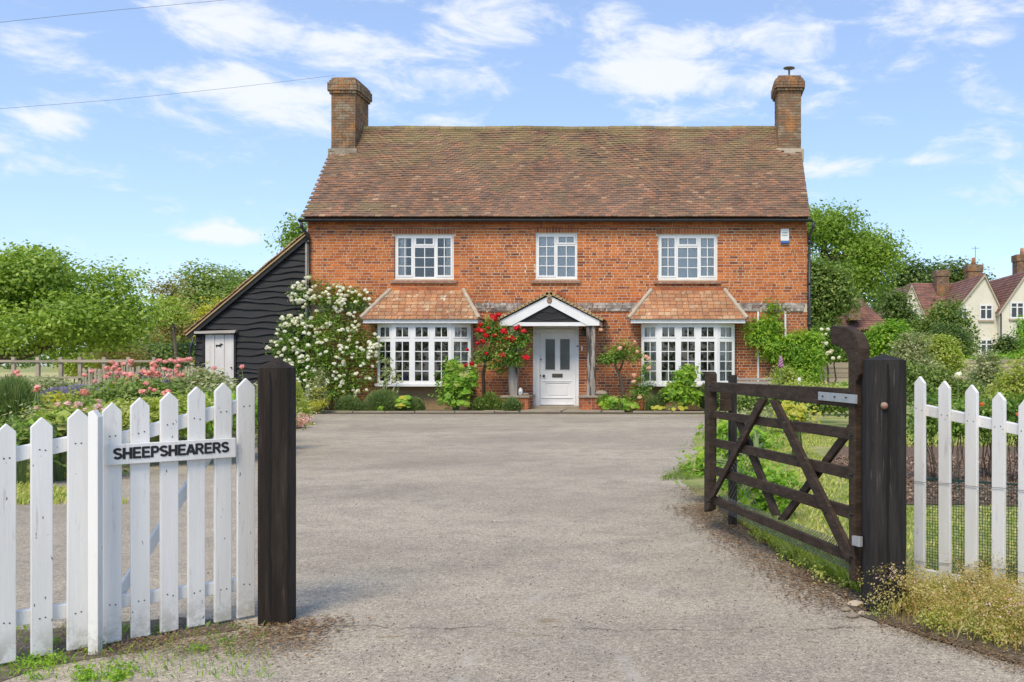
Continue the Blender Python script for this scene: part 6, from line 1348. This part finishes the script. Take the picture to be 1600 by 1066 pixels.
poppy('big round coral peony over the gap between fence and gate', [zx(390, 808)], 10.5, 'pink', .062, name='peony', cat='peony')
poppy('pale pink peonies behind the tallest picket of the left fence', [zx(265, 868), zx(315, 860), zx(350, 875), zx(365, 862), zx(170, 880)], 10, 'pale', .042, name='peony', cat='peony')
poppy('clustered two-tone pink peonies beside the named gate hinge', [zx(460, 850), zx(440, 892), zx(478, 890), zx(455, 872), zx(395, 890), zx(460, 915)], 9.8, 'pale', .042, name='peony', cat='peony')
for lab, px, py, Y in (('dark blue delphinium spire left of the tallest poppies', 221, 595, 14.3), ('dark blue delphinium spire right among the poppies', 259.5, 602, 13.5)):
    q = P(px, py, Y); t = thing('delphinium', lab, 'delphinium', (q.x, Y, 0)); m_ = MB(); m_.tube([(q.x, Y, 0), (q.x, Y, q.z)], [.01, .006], 5); m_.build('stem', M['stem'], t)
    np_obj('florets', cloud([(q.x, Y, q.z + .0, .035, .035, .14)], 260, .04, .02, 10, .3), M['fl_purple'], t)
mound('haze of grey-lilac lavender behind the yellow-green spurge', [(135, 610, 44, 10, 17), (165, 616, 36, 10, 16), (95, 612, 30, 8, 17.5)], 4200, .35, 'fl_lilac', 'lavender', 'lavender', .025)
mound('tall fine-leaved green clump at the left edge behind the fence', [(20, 622, 44, 36, 11.5), (-30, 620, 40, 36, 11.5)], 9000, .8, 'lf_lav', 'grass_clump', 'grass clump', .012)
shrub('yellow-green spurge in flower behind the left picket fence', [(75, 628, 18, 8, 12), (105, 620, 16, 8, 12.5), (90, 640, 30, 12, 12)], 1800, .06, 'lf_yellow', name='spurge', cat='spurge', clump=.09, smat='stem')
bigleaf_plant('bergenia with broad dark leaves behind the first two pickets at the left', [(30, 675, 34, 16, 9.2, .6), (60, 672, 26, 16, 9.2, .6), (-20, 680, 30, 16, 9.2)], 110, .085, 'lf_mid', 'bergenia', 'plant', 'lf_bright', filler=700)
bigleaf_plant('pale lettuce-leaved plants between the peonies and the left pickets', [(85, 660, 30, 18, 9.6, .6), (125, 655, 22, 16, 9.8, .6)], 90, .07, 'lf_lime', 'leafy_plant', 'plant', 'lf_bright', filler=700)
GS = [('grey-green poppy foliage in front of the outhouse door', [(330, 612, 30, 18, 13.5), (345, 622, 26, 20, 13), (300, 610, 26, 20, 13.5), (318, 585, 10, 12, 13.5)], 4200, .07, 'lf_grey'),
      ('feathery green foliage under the middle poppies', [(215, 620, 40, 24, 13), (255, 625, 36, 22, 13), (180, 625, 34, 22, 13)], 7500, .07, 'lf_mid'),
      ('light green herbs behind the gate top rail', [(230, 650, 50, 16, 11), (290, 645, 46, 18, 11), (180, 652, 34, 16, 11)], 7500, .06, 'lf_lime'),
      ('yellow-green weedy growth left of the brown gate post', [(350, 640, 40, 20, 11.5), (385, 650, 30, 16, 12), (320, 655, 36, 12, 11)], 5500, .06, 'lf_bright'),
      ('dense perennials behind the left peonies', [(60, 640, 44, 16, 12.5), (120, 645, 40, 14, 12), (20, 650, 36, 14, 12)], 5500, .07, 'lf_mid'),
      ('mixed garden foliage in front of the paling fence', [(190, 614, 60, 13, 19), (260, 612, 44, 13, 19), (320, 612, 34, 15, 19)], 6000, .09, 'lf_grey'),
      ('green plants in front of the outhouse boards beside the climbing rose', [(400, 632, 40, 16, 20), (435, 632, 30, 16, 20), (430, 612, 16, 14, 21)], 5500, .08, 'lf_mid'),
      ('daisy-like pale plants at the far left of the flower garden', [(30, 606, 40, 10, 18), (70, 606, 40, 10, 18), (-10, 606, 40, 10, 18)], 4200, .08, 'lf_grey')]
for lab, lb, n, sz, mt in GS: shrub(lab, lb, n, sz, mt, name='perennials', cat='plants', clump=.12, stems=4, smat='stem')
if 0: ap = shrub('low scrubby hedge of garden plants along the meadow side', [(60, 600, 60, 8, 30), (160, 603, 60, 8, 30), (260, 600, 50, 9, 30)], 5000, .12, 'lf_mid', name='hedge', cat='hedge', clump=.2, stems=0)
# --- behind the field gate: big leaves, lawn, roses
bigleaf_plant('large-leaved yellow-green plants behind the far end of the field gate', [(1165, 745, 30, 30, 7.6, .6), (1195, 765, 34, 34, 7.2, .6), (1150, 700, 20, 26, 8.2, .6), (1135, 680, 16, 20, 8.6, .6), (1175, 690, 24, 20, 8.2, .6), (1100, 722, 10, 12, 8.0, .6)], 210, .072, 'lf_bright', 'courgette_plant', 'vegetable plant', 'lf_lime', base=P(1180, 760, 7.4)[:2], filler=2600)
bigleaf_plant('yellowing leafy plant behind the upper bars of the field gate', [(1245, 648, 20, 12, 12, .6), (1230, 640, 12, 12, 12, .6)], 50, .075, 'lf_yellow', 'leafy_plant', 'plant', 'lf_bright', filler=300)
shrub('tangle of low green planting between the bench and the field gate', [(1170, 630, 36, 12, 16), (1215, 628, 36, 12, 16), (1265, 632, 30, 10, 16), (1310, 630, 30, 9, 16)], 7500, .07, 'lf_mid', name='perennials', cat='plants', clump=.12, stems=0)
shrub('white-flowered border plants behind the top bar of the field gate', [(1290, 612, 30, 8, 19), (1250, 608, 26, 9, 19), (1330, 618, 26, 8, 18)], 3200, .06, 'lf_lime', name='perennials', cat='plants', clump=.12, stems=0)
shrub('low silvery herbs behind the second bar of the field gate', [(1150, 660, 22, 9, 13), (1185, 655, 26, 9, 13)], 2600, .05, 'lf_grey', name='perennials', cat='plants', clump=.1, stems=0)
RB = [('rose bush with an orange flower behind the first picket right of the black post', [(1452, 645, 18, 30, 9.5), (1438, 665, 10, 22, 9.5)], 1200, (1462, 640)),
      ('rose bush with red flowers behind the second picket gap on the right', [(1495, 650, 16, 26, 9.2), (1502, 672, 9, 20, 9.2)], 1100, (1518, 690)),
      ('leggy rose bush behind the third picket gap on the right', [(1538, 645, 16, 28, 9.8), (1545, 668, 9, 20, 9.8)], 1100, (1540, 632)),
      ('rose bush at the right edge behind the last pickets', [(1585, 648, 18, 30, 9.4), (1602, 670, 12, 22, 9.4)], 1200, (1590, 648))]
for lab, lb, n, f in RB:
    t = shrub(lab, lb, n, .05, 'lf_rose', name='rose_bush', cat='rose', clump=.09, stems=7); 
    for k in range(1): bloom(t, 'orange', P(f[0] + random.uniform(-14, 14), f[1] + random.uniform(-14, 14) * (k > 0), 9.1), .035)
pw = thing('white_peony', 'single white flower above the pickets right of the black gate post', 'flower', P(1497, 600, 16)[:2] + (0,) if False else tuple(P(1497, 600, 16)[:2]) + (0,)); q = P(1497, 586, 16)
m_ = MB(); m_.tube([(q.x, q.y, 0), tuple(q)], [.01, .006], 5); m_.build('stem', M['stem'], pw); bloom(pw, 'white', q, .085)
# --- grass blades and ground litter
def scatter_poly(poly, n):
    poly = [Vector((*p[:2], 0)) for p in poly]; xs = [p.x for p in poly]; ys = [p.y for p in poly]; X_ = RNG.uniform(min(xs), max(xs), n * 3); Y_ = RNG.uniform(min(ys), max(ys), n * 3); ins = np.zeros(len(X_), bool); j = len(poly) - 1
    for i in range(len(poly)):
        xi, yi, xj, yj = poly[i].x, poly[i].y, poly[j].x, poly[j].y; c = ((yi > Y_) != (yj > Y_)) & (X_ < (xj - xi) * (Y_ - yi) / (yj - yi + 1e-12) + xi); ins ^= c; j = i
    return np.stack([X_[ins], Y_[ins], np.zeros(ins.sum())], 1)[:n]
grit_edge = None
lawn = scatter_poly([G(1345, 930), G(1250, 872), G(1180, 822), G(1125, 790), G(1130, 720), G(1140, 665), (3, 17), (12, 17), (12, 5.4), (1.7, 4.9)], 120000)
lawn = lawn[~((lawn[:, 1] > 7.75) & (lawn[:, 1] < 13.5) & (lawn[:, 0] > 1.75))]
o = np_obj('lawn_grass', blades(lawn, .035, 1.2, .012), M['grass'], None); tag(o, 'mown summer lawn behind the open field gate and the right picket fence', 'grass', kind='stuff')
gl = scatter_poly([G(-80, 790), (-4.8, 8), G(60, 757), G(105, 748), G(108, 735), G(60, 738), G(0, 750), G(-80, 760)], 5000)
o = np_obj('grass_patch', blades(gl, .05, 1, .012), M['grass'], None); tag(o, 'small patch of grass on the gravel seen between the left pickets', 'grass', kind='stuff')
vr = scatter_poly([G(1385, 965), G(1450, 990), G(1520, 1008), G(1660, 1040), (3.2, 3.4), (3.5, 4.9), (1.75, 5.2), (1.0, 4.75)], 260)
lob = [(p[0], p[1], .06 + .08 * random.random(), .12, .12, .08 + .09 * random.random()) for p in vr]
lob2 = [(p[0], p[1], .03 + .04 * random.random(), .10, .10, .05 + .04 * random.random()) for p in scatter_poly([G(1385, 962), G(1450, 985), G(1520, 1003), G(1660, 1036), (3.2, 4.9), (1.1, 4.9)], 90)]
t = np_obj('verge_plants', merge(cloud(lob, 110000, .0125, .035, 26, .2, .0), blades(scatter_poly([G(1372, 962), G(1450, 992), G(1660, 1042), (3.2, 4.9), (1.3, 5.0)], 1500), .1, .5, .0022)), M['lf_dry'], None); tag(t, 'dry flowering ground cover over the verge at the foot of the right picket fence', 'ground cover', kind='stuff')
t = np_obj('verge_undergrowth', cloud(lob2, 22000, .014, .03, 22, .2, .0), M['lf_lime'], None); tag(t, 'greener low growth among the dry ground cover on the right verge', 'ground cover', kind='stuff')
t = np_obj('verge_flowers', cloud([(l[0], l[1], l[2] + l[5] * .6, .08, .08, .04) for l in lob[::3]], 2600, .011, .03, 9, .5, .0), M['fl_pale'], None); tag(t, 'tiny faded pink flowers dotted over the right verge', 'flowers', kind='stuff')
v2 = scatter_poly([G(1345, 935), G(1300, 915), G(1220, 868), G(1180, 838), G(1190, 822), G(1260, 862), G(1352, 905)], 70)
t = np_obj('verge_weeds', merge(cloud([(p[0], p[1], .04, .09, .07, .06 + .05 * random.random()) for p in v2], 11000, .018, .03, 20, .2, .0), blades(scatter_poly([G(1345, 930), G(1240, 880), G(1150, 815), G(1200, 820), G(1352, 905)], 4200), .11, .6, .005)), M['lf_lime'], None); tag(t, 'straggling weeds growing under the open field gate', 'weeds', kind='stuff')
t = np_obj('verge_weeds', merge(cloud([(p[0], p[1], .02, .07, .05, .03) for p in scatter_poly([G(1030, 750), G(1095, 742), G(1110, 725), G(1060, 735)], 26)], 2200, .025, .03, 16, .2, .0), blades(scatter_poly([G(1030, 752), G(1100, 748), G(1110, 722)], 900), .06, .6, .006)), M['lf_mid'], None); tag(t, 'low weeds spreading onto the tarmac beyond the far end of the field gate', 'weeds', kind='stuff')
v3 = [G(60 + random.gauss(0, 50), random.uniform(1030, 1070)) for _ in range(12)] + [G(random.uniform(120, 240), random.uniform(1045, 1066)) for _ in range(14)] + [G(random.uniform(20, 400), 1000 + random.uniform(-15, 20)) for _ in range(12)]
bl3 = np.array([tuple(G(random.uniform(0, 420), random.uniform(978, 1062))) for _ in range(900)])
t = np_obj('verge_weeds', merge(cloud([(p[0], p[1], .012, .045, .04, .014) for p in v3], 2600, .014, .02, 20, .2, .0), blades(bl3, .03, .9, .003)), M['lf_bright'], None); tag(t, 'weeds and grass sprouting at the foot of the left white pickets', 'weeds', kind='stuff')
def litter(name, pts, size, mat, label):
    V, Fc, r = leaves(pts, size, up=2.5, aspect=.6); V[:, 2] = np.maximum(V[:, 2], .007); o = np_obj(name, (V, Fc, r), M[mat], None); return tag(o, label, 'leaf litter', kind='stuff')
l1 = [];
for _ in range(9500):
    s_ = random.random(); a, b = (Vector(G(1095, 790)), Vector(G(1340, 945))) if random.random() < .7 else (Vector(G(1090, 760)), Vector(G(1200, 845))); p = a.lerp(b, s_) + Vector((random.gauss(-.09, .12), random.gauss(-.06, .12), 0)); l1.append((p.x, p.y, .012 + random.random() * .008))
litter('leaf_litter', np.array(l1), .018, 'lf_brown', 'brown leaf litter drifted along the driveway edge under the field gate')
l2 = [(lambda p: (p.x, p.y, .012 + random.random() * .008))(G(random.uniform(90, 500) + random.gauss(0, 20), random.gauss(1005, 14) - .0)) for _ in range(3800)]
litter('leaf_litter', np.array(l2), .013, 'lf_brown', 'brown litter strewn in front of the small white gate and the brown post')
l3 = []
for _ in range(1500):
    x_ = random.uniform(1370, 1640); p = G(x_, 968 + (x_ - 1370) * .31 + random.gauss(4, 7)); l3.append((p.x, p.y, .01 + random.random() * .006))
litter('leaf_litter', np.array(l3), .012, 'lf_brown', 'brown litter along the edge of the dry verge at bottom right')
# loose grit on the tarmac
gp = [(lambda x, y: (x, y, .003))(random.uniform(-3.4, 3.2), 3.4 + 5 * random.random() ** 1.6) for _ in range(4500)]
s_ = RNG.uniform(.002, .006, (len(gp), 1)) * np.ones(3); s_[:, 2] *= .6
gm = piece_mat('grit', [(0, (.12, .1, .09)), (.4, (.26, .23, .2)), (.8, (.4, .37, .33)), (1, (.55, .5, .45))])
Rg = np.array([np.array(Matrix.Rotation(random.uniform(0, 3), 3, 'Z') @ Matrix.Rotation(random.uniform(-.5, .5), 3, 'X')) for _ in gp])
tag(np_obj('loose_grit', boxes_np(gp, s_, Rg), gm, None), 'loose grit scattered over the near tarmac', 'grit', kind='stuff')
# rubble stones by the black post
def rock(p, r, label, mat='stone'):
    m_ = MB(); n = 8; vs = []; rg = 5
    for i in range(rg):
        ph = math.pi * (i + .3) / (rg - .4) - math.pi / 2
        for j in range(n): a = 6.283 * j / n; k_ = r * random.uniform(.85, 1.12); vs.append((p.x + k_ * math.cos(ph) * math.cos(a) * 1.3, p.y + k_ * math.cos(ph) * math.sin(a), max(.0, p.z + k_ * .55 * math.sin(ph) + r * .35)))
    m_.add(vs, [(i * n + j, i * n + (j + 1) % n, (i + 1) * n + (j + 1) % n, (i + 1) * n + j) for i in range(rg - 1) for j in range(n)] + [tuple(range(n))[::-1], tuple(range((rg - 1) * n, rg * n))])
    return tag(m_.build('stone', M[mat], None, bevel=.003), label, 'stone')
rock(G(1337, 948), .034, 'largest pale stone lying just left of the black gate post', 'hip'); rock(G(1322, 955), .022, 'grey stone left of the largest pale stone by the black post'); rock(G(1347, 961), .022, 'small sandy stone nearest the foot of the black post', 'hip'); rock(G(1332, 965), .026, 'flat grey stone nearest the camera by the black post', 'stone')
q = P(900, 615, 24.05); rock(Vector((px_(938), 24.15, .40)), .14, 'rounded stone standing on the right porch pedestal'); rock(Vector((px_(820), 24.15, .40)), .07, 'small stone on the left porch pedestal')
m_ = MB(); m_.tube([(px_(811), 24.2, .40), (px_(811), 24.2, .47), (px_(811), 24.2, .56), (px_(811), 24.2, .6)], [.05, .065, .055, .02], 10); m_.tube([(px_(811), 24.15, .5), (px_(811), 24.12, .5)], [.02, .022], 8); tag(m_.build('ornament', M['white'], None, smooth=True), 'small white pottery ornament on the left porch pedestal', 'ornament')

# ------------------------------------------------------------------ behind the camera across the lane: unseen hedge, added for dark window reflections
hb = cloud([(x, -17 + random.uniform(-1, 1), 1.8 + random.uniform(-.3, .5), 2.4, 1.3, 2.0 + random.uniform(0, 1.0)) for x in range(-36, 34, 3)], 16000, .38, .5, 30, .5)
tag(np_obj('added_lane_hedge', hb, M['lf_dark'], None), 'unseen hedge across the lane, added for a dark reflection in the bay window panes', 'hedge', kind='stuff')
# nail heads on the pickets
for par, dv_, lst in ((fl_, dL, [(10, 716, 975), (66, 704, 966), (122, 692, 957), (-44, 728, 985)]), (gt_, dL, [(175.5, 683, 944), (220.5, 676, 938), (265.5, 664, 931), (307.5, 654, 925), (349, 643, 920), (385, 633, 915)]), (fr_, dR, [(1435.5, 640, 899), (1475, 648, 905), (1516, 657, 911), (1558.5, 666, 919), (1600, 675, 926)])):
    m_ = MB(); nv_ = Vector((dv_.y, -dv_.x, 0)); A_, B_ = ((ya, yb) if par is not fr_ else (yr, yr2))
    for px, y0, y1 in lst:
        for py in (y0, y1):
            for o_ in (-4, 5): q = P(px + o_, py + random.uniform(-2, 2), line_y(px + o_, A_, B_)); m_.tube([q, q + nv_ * .0012], .0032, 6)
    tag(m_.build('nail_heads', M['black'], par), kind='stuff')

# drier litter and crumbs gathered along every edge of the tarmac
l4 = []
for a_, b_, n_ in ((G(484, 648), G(300, 697), 500), (G(300, 697), G(110, 712), 500), (G(1108, 650), G(1090, 700), 400), (G(500, 648), G(1100, 648), 900), (G(440, 985), G(520, 962), 500)):
    for _ in range(n_): p = Vector(a_).lerp(Vector(b_), random.random()); l4.append((p.x + random.gauss(0, .12), p.y - abs(random.gauss(0, .16)), .012 + random.random() * .006))
litter('leaf_litter', np.array(l4), .022, 'lf_brown', 'dry crumbs of litter along the far edges of the driveway')

ml = scatter_poly([(1.8, 8.0), (4.0, 7.75), (7, 7.7), (7, 12), (1.8, 12)], 16000); ml[:, 2] = .012 + RNG.random(len(ml)) * .02
V, Fc, r = leaves(ml, .04, up=.8, aspect=.45); tag(np_obj('bark_chips', (V, Fc, r), leaf_mat('bark_chips', [(.22, .13, .08), (.34, .22, .14), (.14, .09, .06), (.46, .34, .24)], .05), None), 'bark chip mulch under the roses behind the right picket fence', 'mulch', kind='stuff')
